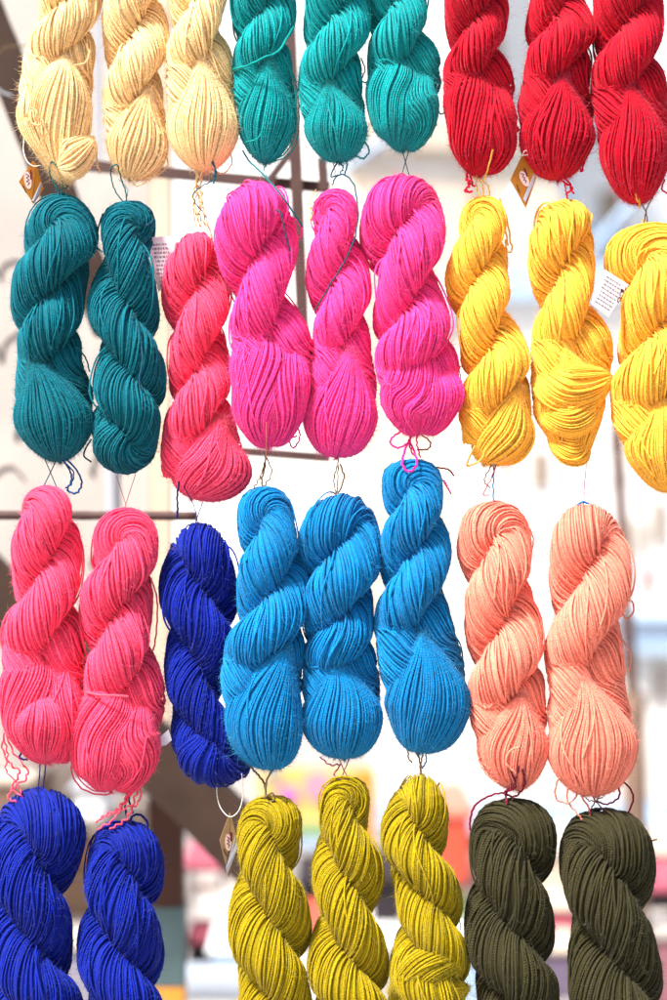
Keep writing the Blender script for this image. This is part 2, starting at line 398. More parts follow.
def up(L, R, y=-20):
    """continue a skein of the top row above the picture"""
    c = (L + R) / 2; h = (R - L) / 2
    return [(-90, c - 7, c + 7), (-85, c - .55 * h, c + .55 * h), (-72, c - .9 * h, c + .9 * h), (-50, c - h, c + h), (y, L, R)]
PAL = {
 'cream': (250, 215, 154), 'green': (0, 150, 152), 'red': (192, 4, 36), 'teal': (0, 102, 116), 'coral': (248, 72, 110),
 'magenta': (248, 62, 144), 'yellow': (252, 192, 66), 'navy': (10, 32, 140), 'sky': (0, 122, 182), 'peach': (248, 142, 118),
 'olive': (160, 138, 0), 'moss': (54, 50, 26)}
SK = [
 # ---- top row
 dict(c='cream', lab='cream yarn skein at top left with loose strands on its left side', k='M', cr=[-62, 3, 60], pinch=(68, 62), bx=60, d=0, cap=(.42, .42),
   out=up(42, 102) + [(0,42,102),(20,38,98),(40,28,93),(60,25,94),(80,21,93),(100,19,90),(120,20,90),(140,26,97),(160,38,98),(175,52,90),(185,64,80)],
   extra=[([(30,88,16),(34,125,18),(52,172,12)],[10,15,12],.8,{}),([(54,170,14),(78,163,27),(98,140,8)],[14,22,17],.3,{'ep':.5})]),
 dict(c='cream', lab='cream yarn skein second from left in the top row, above the slim dark teal skein', k='M', cr=[-45, 32, 110], pinch=(150, 97), bx=127, d=-4,
   out=up(104, 156) + [(0,104,160),(20,104,168),(40,103,168),(60,106,167),(75,105,161),(85,103,158),(100,103,162),(120,104,166),(135,105,166),(150,107,166),(165,112,164),(175,122,155),(180,135,145)]),
 dict(c='cream', lab='cream yarn skein beside the green skeins, its tail hanging in crimped strands', k='M', cr=[-75, -5, 70], pinch=(203, 68), bx=206, d=4,
   out=up(170, 228) + [(0,170,228),(12,172,224),(25,171,220),(50,167,230),(75,166,235),(100,169,236),(120,168,238),(135,168,238),(150,174,236),(160,181,228),(168,190,216),(172,200,208)]),
 dict(c='green', lab='sea green yarn skein beside the cream skeins, pinched in the middle by a crossing strand', k='M', cr=[-52, 12, 72], pinch=(270, 66), bx=264, d=0,
   out=up(232, 293) + [(0,232,293),(20,232,296),(35,234,294),(50,236,290),(60,234,287),(70,232,290),(85,232,294),(100,234,296),(120,239,297),(135,240,294),(150,246,285),(160,256,275),(164,264,268)]),
 dict(c='green', lab='middle one of the three sea green skeins, hanging above the narrow magenta skein', k='M', cr=[-55, 15, 88], pinch=(330, 90), bx=337, d=3,
   out=up(306, 368) + [(0,306,368),(20,306,371),(40,305,370),(60,302,362),(70,299,358),(90,297,360),(110,301,366),(120,303,368),(130,304,368),(145,310,365),(155,320,355),(163,331,344)]),
 dict(c='green', lab='sea green skein next to the red skeins, its strands swept to the lower right', k='W', cr=[-75, 0, 62], pinch=(420, 62), d=-3,
   out=up(370, 428) + [(0,370,428),(15,371,427),(30,369,425),(45,368,436),(60,368,441),(75,369,443),(90,369,443),(105,369,440),(115,369,434),(130,373,431),(145,384,422),(152,396,412)]),
 dict(c='red', lab='red yarn skein next to the green skeins, a frayed red knot at its base', k='W', cr=[-50, 20, 76], pinch=(488, 74), d=0,
   out=up(444, 509) + [(0,444,509),(20,446,508),(40,450,503),(48,450,501),(60,445,507),(75,443,513),(90,443,516),(110,446,515),(125,448,515),(140,449,513),(155,451,510),(165,457,503),(173,467,492),(177,475,482)]),
 dict(c='red', lab='middle red skein with a brown kite shaped tag hanging at its lower left', k='M', cr=[-58, 14, 80], pinch=(563, 82), bx=560, d=-3,
   out=up(532, 580) + [(0,532,582),(10,530,590),(30,526,598),(50,526,597),(65,528,592),(75,524,585),(85,520,588),(100,518,594),(120,519,596),(140,522,594),(155,523,590),(165,528,582),(175,538,572),(180,552,562)]),
 dict(c='red', lab='largest and lowest hanging red skein, at the top right corner of the display', k='M', cr=[-50, 20, 92], pinch=(625, 92), bx=637, d=4,
   out=up(592, 662) + [(0,592,662),(20,594,665),(35,597,662),(45,596,657),(55,592,658),(75,589,664),(100,591,668),(120,594,670),(135,597,671),(150,598,670),(165,600,668),(180,605,662),(195,615,652),(205,630,642)]),
 # ---- second row
 dict(c='teal', lab='dark teal skein at the far left ending in a wide round bulb', k='M', cr=[222, 300, 362], pinch=(34, 362), bx=58, d=0, btw=.25,
   out=[(193,54,66),(197,46,74),(203,38,80),(215,30,92),(230,25,97),(245,23,99),(262,20,97),(275,16,86),(283,12,80),(292,10,82),(310,9,84),(330,14,83),(345,20,79),(355,22,78),(365,18,84),(385,15,90),(410,14,93),(430,18,92),(445,25,86),(455,38,76),(462,54,64)]),
 dict(c='teal', lab='slim dark teal skein twisted the other way, with a white printed label at its right', k='H', ch=-1, cr=[212, 300, 376, 432], d=2,
   out=[(201,121,134),(205,110,146),(215,104,152),(235,103,153),(255,103,153),(270,96,155),(290,89,157),(310,88,158),(330,93,158),(345,100,158),(355,99,162),(375,94,166),(400,93,166),(420,93,160),(435,91,157),(450,92,155),(462,98,150),(471,110,141),(475,122,132)]),
 dict(c='coral', lab='coral pink skein hanging between the slim dark teal skein and the magenta skeins', k='M', pinch=(224, 424), bx=200, bo=9, bw=.84, btw=.9, cr=[215, 292, 370, 440], d=-10,
   out=[(230,194,206),(233,187,211),(240,178,213),(252,170,216),(270,163,225),(290,160,230),(310,162,230),(325,168,227),(340,171,224),(355,169,228),(375,167,231),(395,170,232),(410,169,231),(422,164,231),(435,162,238),(455,161,246),(470,161,248),(485,168,246),(495,180,239),(502,200,220)],),
 dict(c='magenta', lab='large magenta skein left of the narrow one, a short dark thread lying on its shoulder', k='W', cr=[172, 256, 338], pinch=(268, 335), d=8,
   out=[(182,250,264),(186,239,276),(193,231,284),(202,225,288),(215,219,294),(235,217,298),(255,217,297),(270,220,294),(285,227,289),(297,232,288),(310,232,298),(325,230,308),(345,231,314),(365,232,317),(380,232,313),(395,233,307),(415,235,305),(430,240,298),(441,250,288),(449,263,274)]),
 dict(c='magenta', lab='narrow magenta skein in the middle with a long teal thread trailing over it', k='M', cr=[192, 276, 350], pinch=(350, 352), bx=337, d=0,
   out=[(188,329,343),(191,323,348),(198,317,354),(210,314,357),(230,312,358),(250,309,362),(270,307,370),(290,307,371),(305,310,370),(315,313,368),(330,314,367),(345,314,370),(360,312,374),(380,307,377),(400,305,376),(420,304,376),(438,306,371),(450,316,361),(458,330,346)]),
 dict(c='magenta', lab='tallest magenta skein, next to the yellow skeins, with knotted loops of yarn below', k='W', cr=[226, 311, 372], pinch=(407, 358), d=6,
   out=[(174,397,410),(178,386,421),(185,375,431),(195,367,438),(207,362,441),(220,360,444),(240,360,445),(255,363,443),(270,371,438),(285,376,437),(300,375,446),(320,374,452),(340,373,453),(360,376,456),(380,375,460),(400,384,460),(415,390,454),(428,398,447),(437,412,433)]),
 dict(c='yellow', lab='yellow skein beside the tallest magenta skein, tinged orange along its left edge', k='M', pinch=(516, 392), bx=494, bo=8, bw=.8, btw=.9, cr=[200, 278, 343, 410], d=0,
   out=[(196,478,492),(200,470,499),(215,463,504),(235,458,506),(255,450,507),(275,446,508),(295,446,508),(310,450,508),(322,457,513),(335,461,522),(350,463,531),(365,464,533),(375,463,531),(390,460,527),(410,460,531),(430,462,534),(445,465,530),(458,473,521),(466,488,508)],),
 dict(c='yellow', lab='middle yellow skein wrapped crosswise near its bottom, narrowing to a small knob', k='M', cr=[185, 268, 345], pinch=(560, 352), bx=570, d=-3, btw=1.2,
   out=[(199,560,577),(203,546,588),(215,534,592),(230,530,594),(250,528,595),(270,529,594),(290,533,592),(303,538,592),(315,538,598),(325,535,608),(340,532,616),(355,532,616),(370,531,612),(390,530,608),(410,533,605),(425,537,600),(435,543,593),(450,549,590),(460,560,587),(467,572,583)],
   extra=[([(536,372,6),(566,392,24),(610,378,4)],[24,26,20],.3,{'ep':.5}),([(538,412,6),(568,420,22),(602,398,4)],[20,23,15],.25,{'ep':.5}),([(546,444,2),(567,452,12),(588,444,2)],[15,18,15],.3,{'ep':.5})]),
 dict(c='yellow', lab='yellow skein cut by the right edge, a white printed label beside it', k='M', cr=[256, 328, 402], pinch=(656, 400), bx=668, d=2,
   out=[(223,640,660),(227,625,678),(235,615,688),(245,609,692),(260,606,696),(275,608,698),(290,615,695),(305,620,690),(325,621,688),(345,621,692),(365,615,700),(385,610,705),(405,609,706),(425,613,705),(440,618,706),(460,626,705),(475,638,698),(488,655,684),(493,664,674)]),
 # ---- third row
 dict(c='coral', lab='coral pink skein at the far left ending in a small tight ball', k='W', cr=[478, 568, 650], pinch=(45, 655), d=0,
   out=[(485,38,58),(489,31,64),(496,25,69),(507,20,71),(520,18,76),(540,14,80),(560,12,83),(580,13,83),(595,15,79),(610,9,76),(630,3,82),(650,2,86),(670,4,87),(685,3,87),(705,2,85),(725,3,80),(740,12,77),(752,24,70),(764,40,56)],
   extra=[([(40,688,22),(46,715,30),(44,757,12)],[22,28,27],.4,{'dens':1.1,'cap':(.5,.5)})]),
 dict(c='coral', lab='coral pink skein with a strand tied round it and a white label tip below', k='W', cr=[534, 614, 690], pinch=(132, 688), d=3,
   out=[(507,120,133),(511,108,143),(518,100,151),(528,96,157),(540,94,159),(560,92,158),(575,87,155),(595,81,151),(620,79,150),(640,84,152),(655,87,153),(665,88,158),(685,85,165),(705,81,167),(725,78,163),(745,74,160),(760,73,154),(775,80,147),(785,94,138),(792,112,128)]),
 dict(c='navy', lab='navy blue skein hanging between the coral skein and the sky blue skeins', k='H', ch=-1, cr=[500, 582, 662, 738], d=-12,
   out=[(522,194,206),(526,184,215),(533,176,222),(543,169,229),(556,164,234),(570,159,237),(590,158,237),(610,160,237),(625,166,235),(640,168,236),(655,166,234),(675,163,226),(695,165,223),(710,170,223),(722,171,228),(735,170,238),(750,171,247),(765,178,250),(780,190,246),(790,214,232)]),
 dict(c='sky', lab='sky blue skein touching the navy skein, its body shifted to the lower left', k='M', cr=[516, 590, 660], pinch=(287, 648), bx=265, d=8,
   out=[(486,261,273),(490,252,282),(498,245,288),(508,241,292),(520,238,295),(535,237,297),(548,240,301),(560,240,308),(580,239,310),(600,239,309),(620,236,306),(637,228,304),(655,223,303),(680,221,303),(695,223,302),(715,225,301),(735,229,302),(750,236,302),(761,248,294),(769,262,276)]),
 dict(c='sky', lab='middle sky blue skein with a broad fan shaped lower half', k='M', cr=[542, 622, 662], pinch=(334, 658), bx=342, d=0,
   out=[(491,334,346),(496,322,356),(503,312,366),(512,305,373),(525,300,379),(545,297,380),(565,298,380),(585,302,378),(600,303,372),(615,304,372),(635,303,373),(655,303,374),(670,303,378),(690,302,381),(710,302,382),(730,303,380),(744,308,374),(754,319,362),(759,335,350)]),
 dict(c='sky', lab='tallest sky blue skein, beside the peach skeins, with a magenta loop over its top', k='M', cr=[486, 547, 628], pinch=(423, 634), bx=418, d=4,
   out=[(459,400,419),(463,391,430),(470,386,437),(480,384,441),(495,384,442),(510,385,442),(522,384,446),(540,381,451),(560,379,450),(575,381,446),(590,380,444),(610,376,448),(630,374,455),(650,375,462),(668,380,466),(690,384,468),(710,386,467),(730,391,462),(744,404,452),(753,420,436)]),
 dict(c='peach', lab='peach skein next to the sky blue skeins, with curled loose ends at its base', k='M', cr=[538, 620, 702], pinch=(520, 695), bx=515, d=0,
   out=[(500,486,500),(504,475,511),(511,467,519),(520,462,525),(532,460,530),(550,458,532),(565,460,531),(585,464,530),(605,465,536),(625,465,543),(645,468,543),(658,471,542),(670,469,542),(690,468,545),(710,468,546),(730,472,548),(750,479,547),(770,486,543),(782,495,535),(790,510,524)]),
 dict(c='peach', lab='peach skein hanging in front of the thin brown pole, long looped ends below it', k='M', cr=[478, 560, 664], pinch=(580, 676), bx=595, d=2,
   out=[(502,578,592),(506,568,601),(513,560,610),(522,554,619),(535,550,627),(555,549,630),(575,550,632),(595,553,630),(610,553,626),(625,547,620),(645,544,622),(665,545,625),(685,548,625),(700,549,629),(720,547,635),(745,548,636),(765,550,633),(780,558,626),(790,572,612),(796,588,600)]),
 # ---- bottom row
 dict(c='navy', lab='navy blue skein in the bottom left corner', k='H', ch=-1, cr=[846, 932, 1015], d=0,
   out=[(787,32,50),(791,20,62),(799,9,75),(812,-1,84),(830,-8,88),(850,-10,84),(870,-9,76),(885,-8,68),(895,-8,69),(915,-10,73),(935,-10,72),(955,-9,68),(975,-10,76),(995,-12,84),(1020,-10,84),(1045,-4,76),(1062,10,60),(1070,28,46)]),
 dict(c='navy', lab='navy blue skein in the bottom row with a pink frayed end resting on it', k='H', ch=-1, cr=[860, 946, 1022], d=2,
   out=[(819,120,134),(823,107,146),(831,97,152),(842,89,158),(857,86,162),(875,85,164),(890,86,162),(905,87,158),(920,82,159),(940,77,163),(960,78,163),(980,84,160),(1000,90,164),(1020,88,166),(1050,90,162),(1068,102,150),(1076,118,134)]),
 dict(c='olive', lab='olive yellow skein with a small kraft paper tag hanging at its left', k='H', ch=-1, cr=[828, 915, 1002], d=0, gap=1.65, yr=.92,
   out=[(795,266,280),(798,255,290),(805,245,296),(815,239,299),(830,237,301),(850,238,300),(865,239,298),(878,238,298),(890,233,304),(910,229,310),(930,229,312),(950,231,309),(965,235,305),(980,239,307),(1000,241,313),(1020,238,312),(1045,246,303),(1060,258,290),(1066,268,280)]),
 dict(c='olive', lab='middle olive yellow skein', k='H', ch=-1, cr=[792, 875, 952, 1028], d=2, gap=1.65, yr=.92,
   out=[(774,338,351),(778,328,359),(785,322,365),(797,320,368),(815,320,369),(830,320,370),(842,316,375),(860,312,383),(880,312,385),(895,316,381),(908,320,376),(925,317,379),(940,310,385),(960,307,388),(980,310,390),(1000,315,389),(1030,318,385),(1050,330,374),(1058,345,358)]),
 dict(c='olive', lab='olive yellow skein nearest the dark green skeins, wrapped crosswise near the bottom', k='H', ch=-1, cr=[822, 898, 960, 1015], d=4, gap=1.65, yr=.92,
   out=[(773,416,426),(777,408,433),(785,400,440),(797,393,446),(812,384,448),(830,379,447),(850,381,445),(865,387,449),(880,394,458),(895,397,464),(915,399,462),(930,399,461),(945,394,467),(965,389,470),(985,388,468),(1000,387,466),(1030,393,460),(1048,405,448),(1056,420,434)],
   extra=[([(394,992,10),(424,962,27),(462,955,12)],[15,20,17],.7,{'dens':1.2}),([(396,1020,10),(430,995,24),(464,985,10)],[14,19,14],.6,{'dens':1.2})]),
 dict(c='moss', lab='dark moss green skein on the left of its pair, with thick roped yarn', k='H', ch=-1, cr=[842, 924, 1005], d=0, gap=2.1, yr=1.15,
   out=[(798,504,526),(801,493,537),(808,482,545),(820,474,552),(835,470,556),(855,469,557),(875,472,553),(888,474,548),(900,468,547),(920,464,553),(940,465,556),(960,469,555),(975,474,553),(990,478,557),(1010,480,560),(1040,487,553),(1056,500,540),(1064,512,528)]),
 dict(c='moss', lab='dark moss green skein nearest the right edge of the bottom row', k='H', ch=-1, cr=[862, 962, 1050], d=3, gap=2.1, yr=1.15,
   out=[(807,598,616),(811,586,630),(818,575,638),(828,566,645),(842,561,650),(860,559,654),(875,560,656),(895,564,654),(915,571,648),(930,572,648),(945,570,655),(960,569,661),(980,567,664),(1000,566,665),(1030,571,660),(1050,584,646),(1062,602,630)]),
]
MATS = {}; FUZZ = {}
for k, c in PAL.items():
    MATS[k] = yarn_mat(k + '_yarn', c, bump=.9 if k == 'moss' else .36, sheen=.2 if k in ('navy', 'teal', 'moss') else .38)
    FUZZ[k] = plain(k + '_fibre', tuple(int(v + (255 - v) * .22) for v in c), rough=.9, var=.05)  # fibres lightened so the pale backlit halo is in their colour
ROOTS = []
import os
for i, sp in enumerate(SK):
    o = bpy.data.objects.new('yarn_skein', None); COL.objects.link(o)
    o.empty_display_size = 0.02
    y0 = sp['out'][0][0]; x0 = (sp['out'][0][1] + sp['out'][0][2]) / 2
    loc = W3((x0, y0, sp['d'])); o.location = loc; ORG[o.name] = loc
    o['label'] = sp['lab']; o['category'] = 'yarn skein'; o['group'] = 'skeins of yarn hanging in rows'
    Skein(sp, i).build(o, MATS[sp['c']], FUZZ[sp['c']])
    ROOTS.append(o)

# ------------------------------------------------------------------ ties, loose ends and loops of each skein
TM = {'teal': (0, 104, 112), 'dteal': (10, 74, 96), 'blue': (10, 70, 130), 'navy': (22, 26, 96), 'yellow': (236, 190, 90), 'cream': (226, 196, 140),
      'red': (200, 10, 50), 'maroon': (112, 12, 44), 'twine': (112, 92, 64), 'mauve': (170, 96, 120), 'magenta': (236, 40, 136), 'coral': (244, 84, 108),
      'peach': (226, 138, 112), 'white': (240, 238, 232), 'green': (0, 148, 142), 'sky': (0, 104, 168), 'rose': (176, 60, 84)}
TMAT = {k: yarn_mat(k + '_thread', v) for k, v in TM.items()}
def ends(i, kind, items):
    """items: (colour, radius, wobble, points); every cord is a part of its own"""
    rng = np.random.default_rng(70 + i); root = ROOTS[i]
    for col, r, wob, pts in items:
        p3 = [(p[0], p[1], p[2] if len(p) > 2 else SK[i]['d'] + 2) for p in pts]
        cord(kind, p3, r, TMAT[col], root, wob=wob, rng=rng, n=16 * len(p3))
TIE, END = 'tie_thread', 'loose_end'
ends(9, TIE, [('teal', .8, .2, [(60,198,4),(57,188,6),(51,176,8),(54,166,20),(58,168,20),(63,182,8),(62,196,4)]), ('teal', .6, .3, [(60,190),(68,187),(62,184),(56,191),(66,194)])])
ends(10, TIE, [('teal', .7, .3, [(124,203),(116,192),(112,180),(113,171,16),(119,168,18),(122,180,8),(126,192),(127,203)]), ('teal', .35, .2, [(119,180),(128,190),(126,202)])])
ends(10, END, [('dteal', .9, .2, [(126,202),(140,203,6),(151,211,6),(153,221,4),(147,229,20)]), ('dteal', .9, .2, [(104,215,10),(99,228,4),(97,246,6),(104,254,16)]), ('dteal', .9, 0, [(92,440,8),(86,448,0),(84,456,0),(92,462,8)]),
    ('dteal', 1, .2, [(142,330,32),(146,360,36),(143,385,34),(150,402,26),(158,412,12)])])
ends(2, END, [('cream', 1.0, .8, [(200,160,8),(198,178,5),(193,196,3),(197,215,2),(201,228,0)]), ('cream', 1.0, 1.0, [(206,160,8),(201,180,5),(202,200,3),(199,214,2),(206,226,0)]),
    ('cream', 1.0, .9, [(203,160,8),(196,182,3),(199,200,1),(204,212,4),(212,238,0)]), ('cream', .9, 1.0, [(196,160,8),(197,176,2),(198,190,3),(193,208,2),(196,226,0)]), ('cream', .9, .7, [(212,160,4),(203,176,4),(200,190,1),(203,206,2)]),
    ('cream', .8, .3, [(229,150,0),(232,163,2),(224,174,4),(214,172,6)])])
ends(1, END, [('cream', .8, .3, [(160,150,6),(165,162,6),(152,178,6),(138,187,8),(132,180,12)]), ('cream', .7, .2, [(164,150,4),(168,164,2),(160,174,2),(146,180,8)])])
ends(0, END, [('cream', .9, .5, [(33,92,38),(36,108,36),(32,124,34),(44,132,34),(48,122,36)]), ('cream', .9, .5, [(38,90,38),(37,112,38),(46,124,36),(52,140,34)]), ('cream', .9, .3, [(88,48,20),(92,58,22),(88,68,24),(78,72,30)]), ('cream', 1, .3, [(97,148,4),(98,165,6),(101,174,6)])])
ends(11, TIE, [('dteal', .6, .3, [(214,164,18),(216,172,16),(214,182,14),(203,188,12),(194,196,10),(197,206,8),(204,214,4),(204,224,0)]), ('teal', .8, .5, [(213,165,18),(217,175,16),(214,186,14)])])
ends(12, TIE, [('teal', .95, .2, [(243,152,10),(250,163,8),(262,176,22),(280,199,44),(295,219,38),(303,231,28)]), ('teal', .35, 0, [(262,160,4),(268,182,6)]), ('teal', .35, 0, [(268,160,4),(261,180,6)])])
ends(12, END, [('dteal', .8, .3, [(277,216,42),(282,219,44),(284,228,44),(287,242,42),(291,256,36)]), ('magenta', .9, .2, [(283,217,26),(296,223,22),(302,232,18),(300,240,14)]), ('magenta', .9, .4, [(296,424,6),(300,436,4),(294,448,2),(289,440,4),(297,436,6)]), ('magenta', .9, .2, [(228,204,10),(228,196,6),(238,190,4),(248,190,6)])])
ends(13, TIE, [('dteal', .8, .3, [(338,162,8),(331,178,10),(344,177,14),(354,190,26),(357,215,34),(355,240,36),(345,265,42),(330,290,46),(315,314,34)]), ('teal', .6, .8, [(339,160,6),(343,170,4),(336,178,6),(332,186,4)]), ('cream', .5, .5, [(333,162,2),(335,175,2),(332,189,2)])])
ends(13, END, [('yellow', .5, .9, [(316,190,6),(309,203,-2),(313,214,0),(308,224,2)]), ('yellow', .5, .9, [(318,194,4),(312,207,-4),(309,214,0),(313,226,2)])])
ends(14, TIE, [('dteal', .45, 0, [(402,150,2),(409,176,4)]), ('dteal', .45, 0, [(409,150,2),(402,174,4)])])
ends(14, END, [('magenta', 1.0, .3, [(405,430,6),(394,436,8),(390,443,10),(398,448,10),(410,442,10)]), ('magenta', 1.2, .3, [(412,434,8),(404,452,12),(402,466,22),(409,472,26),(416,464,24),(413,450,12),(408,440,8)]), ('maroon', .8, .3, [(420,434,4),(430,442,4),(428,449,4),(418,450,6)]),
    ('magenta', .9, .5, [(410,430,4),(410,448,6),(414,456,6)]), ('magenta', .8, .5, [(416,432,4),(417,446,8),(420,458,6)])])
ends(23, END, [('maroon', .9, .3, [(430,467,2),(441,468,0),(449,470,2),(454,476,0)]), ('magenta', .9, .7, [(443,480,0),(447,486,0),(451,494,0)]), ('sky', .9, .2, [(438,500,6),(441,508,2),(438,514,6)]),
    ('twine', .8, .4, [(408,742,10),(408,756,8),(412,762,6)]), ('sky', .8, .4, [(430,748,6),(438,750,6),(441,744,6)])])
ends(3, END, [('green', .7, .3, [(284,58,18),(293,80,8),(296,105,6),(295,135,4),(284,155,4),(268,162,8)]), ('green', .7, .3, [(286,60,14),(296,84,4),(299,110,2),(297,140,0),(288,156,2),(272,163,6)]), ('green', 1.2, .2, [(234,72,12),(250,72,32),(266,66,40),(280,58,34),(294,30,16)]), ('green', .8, .3, [(247,146,22),(258,145,32),(263,138,34)])])
ends(4, END, [('green', .8, .4, [(361,56,-6),(365,68,-8),(361,80,-6),(370,80,-8)]), ('green', .9, .4, [(362,140,6),(369,150,4),(364,159,4),(356,157,6)]), ('green', .8, .5, [(345,156,6),(347,166,4),(344,176,4)])])
ends(5, END, [('green', .8, .2, [(436,106,4),(440,114,2),(446,113,2)])])
ends(6, END, [('red', 1.2, .9, [(470,166,10),(466,178,8),(469,186,8),(465,192,8),(472,193,8)]), ('red', 1.1, .9, [(474,168,10),(470,180,8),(474,188,6)]), ('red', 1.0, .9, [(508,112,14),(516,118,10),(512,126,12),(518,131,8),(510,134,14)])])
ends(15, TIE, [('yellow', .8, .2, [(490,156,36),(487,170,20),(483,182,8)]), ('yellow', .7, .5, [(474,178,6),(482,186,6),(483,198,4)]), ('yellow', .7, .5, [(480,180,6),(488,188,6),(489,198,4)]), ('yellow', .7, .5, [(476,176,6),(476,186,4),(480,197,4)])])
ends(15, END, [('yellow', .9, .4, [(499,200,10),(507,222,4),(510,240,2),(512,250,2),(507,252,2),(505,240,4)]), ('yellow', .9, .4, [(500,205,8),(505,228,2),(508,246,0)]), ('yellow', 1.1, .2, [(474,446,16),(467,462,10),(468,466,8),(480,460,12),(484,450,16)]), ('maroon', .5, .3, [(462,388,-4),(460,368,-6),(463,366,-6)])])
ends(7, END, [('red', 1.0, .9, [(557,176,6),(564,184,6),(571,188,6),(565,196,6)]), ('red', 1.0, .9, [(559,174,6),(568,184,8),(573,195,6)]), ('red', 1.0, .5, [(578,165,6),(581,172,4),(584,162,4)])])
ends(16, TIE, [('red', .7, .5, [(564,184,6),(566,194,4),(568,202,4)])])
ends(17, TIE, [('twine', .6, .2, [(638,200,6),(645,212,4),(647,226,6)]), ('twine', .6, .2, [(652,198,6),(646,210,4),(643,226,6)]), ('yellow', .9, .4, [(630,187,16),(634,194,18),(637,200,14),(638,209,8)]), ('yellow', .9, .4, [(637,188,18),(633,196,18),(636,204,12)]), ('yellow', .9, .3, [(642,220,6),(641,226,8),(643,232,8)])])
ends(8, END, [('red', .9, .3, [(664,180,4),(661,190,6),(668,194,4),(672,190,4)]), ('maroon', .5, .2, [(654,52,8),(658,44,2),(657,36,2)])])
ends(18, TIE, [('dteal', .55, 0, [(45,458,4),(58,488,8)]), ('dteal', .55, 0, [(58,458,4),(44,488,8)])])
ends(9, END, [('blue', 1.0, .4, [(62,458,6),(70,470,4),(72,480,4),(68,490,4),(77,493,4),(82,483,2),(77,470,4),(66,458,6)]), ('blue', .8, .4, [(63,460,8),(74,472,6),(72,484,6),(66,488,4)]), ('teal', .8, .2, [(78,348,14),(86,358,4),(90,372,2)])])
ends(19, TIE, [('rose', .35, 0, [(117,476,4),(127,506,6)]), ('rose', .35, 0, [(136,474,4),(126,506,6),(126,512,6)])])
ends(20, TIE, [('navy', 1.1, .3, [(181,482,24),(178,496,10),(178,508,4),(177,518,2)]), ('navy', .5, .2, [(185,486,20),(194,506,2),(198,524,2)]), ('navy', .5, .2, [(203,502,4),(195,524,2)])])
ends(21, TIE, [('peach', .45, 0, [(268,424,44),(267,445,24),(266,462,10)]), ('twine', 1.0, .4, [(266,456,10),(265,468,8),(262,480,8),(264,490,10)]), ('twine', .7, .6, [(267,458,10),(272,472,8),(266,484,8),(262,488,8)]), ('twine', .7, .6, [(265,462,10),(261,476,8),(254,488,10),(253,494,14),(258,492,14)])])
ends(22, TIE, [('twine', .7, .3, [(338,452,8),(338,470,6),(337,494,6)]), ('twine', 1.0, .5, [(340,464,8),(344,478,6),(338,494,6)]), ('twine', .7, .4, [(337,466,8),(334,480,4),(336,494,6)])])
ends(24, TIE, [('rose', .6, .4, [(496,464,8),(490,480,6),(483,494,4),(489,495,4)]), ('sky', .8, .4, [(494,460,8),(493,480,4),(493,502,6)]), ('twine', .7, .5, [(492,464,6),(484,480,4),(490,488,4)])])
ends(24, END, [('peach', .9, .3, [(529,528,8),(533,540,4),(531,552,4)]), ('peach', 1.2, .3, [(512,768,38),(503,758,40),(506,746,42),(516,742,40)]), ('peach', .8, .4, [(476,748,12),(480,764,14),(492,778,14),(508,782,14)]), ('peach', .8, .4, [(478,758,8),(488,766,16),(496,762,22)])])
ends(25, TIE, [('mauve', .45, .2, [(586,464,4),(584,485,4),(583,504,6)]), ('sky', 1.1, .3, [(575,506,8),(582,502,10),(590,505,8)])])
ends(25, END, [('peach', .9, .2, [(624,598,10),(632,602,4),(633,612,2),(626,619,4),(621,612,8)]), ('peach', .8, .2, [(622,640,8),(630,655,2),(629,672,2)]), ('peach', 1.0, .4, [(560,770,16),(555,785,8),(556,798,6),(568,802,6),(576,794,6),(575,784,10)]),
    ('peach', 1.0, .4, [(567,786,8),(567,800,4),(576,812,4),(584,820,4),(590,812,4),(580,794,8),(577,786,8)])])
ends(32, TIE, [('maroon', .7, .3, [(586,788,6),(598,804,6),(606,812,10)]), ('maroon', .7, .3, [(604,788,6),(592,804,8),(588,812,10)]), ('maroon', 1.0, .3, [(603,782,8),(616,784,6),(618,796,6),(606,803,8),(596,800,8)]), ('maroon', 1.0, .3, [(616,778,4),(628,786,2),(633,798,2),(627,812,8)]), ('twine', .6, .7, [(582,794,8),(590,800,8),(602,796,8)])])
ends(32, END, [('twine', .9, .3, [(646,842,14),(652,839,8),(656,838,8)])])
ends(31, TIE, [('maroon', 1.2, .5, [(516,762,30),(513,778,20),(505,792,10),(506,802,14)]), ('maroon', 1.1, .4, [(520,766,28),(523,782,18),(514,795,10),(500,792,8),(485,797,6),(474,806,4),(470,820,2),(470,830,4)]), ('maroon', 1.1, .5, [(508,766,30),(514,784,18),(503,790,12)])])
ends(26, TIE, [('navy', .7, .1, [(41,758,6),(40,776,4),(38,794,8)]), ('navy', .7, .1, [(47,758,6),(45,776,4),(43,794,8)]), ('navy', 1, .5, [(24,748,10),(22,756,14),(30,758,14)])])
ends(18, END, [('coral', 1.0, 1.1, [(6,732,10),(3,748,4),(10,762,4),(20,772,4),(14,784,6),(10,797,8),(18,800,10)]), ('coral', 1.0, 1.1, [(8,734,10),(14,752,4),(27,768,4),(26,778,4),(14,788,6),(22,794,10)]), ('coral', .8, 1.0, [(4,736,4),(8,754,2),(6,770,2),(18,782,6),(24,798,8)])])
ends(27, TIE, [('navy', 1.0, .3, [(118,782,8),(128,792,8),(126,806,8),(130,822,12)]), ('navy', .9, .4, [(138,780,6),(130,796,6),(134,812,8)])])
ends(27, END, [('navy', 1.3, .2, [(131,824,14),(133,815,10),(141,814,6),(148,822,6),(147,830,10)])])
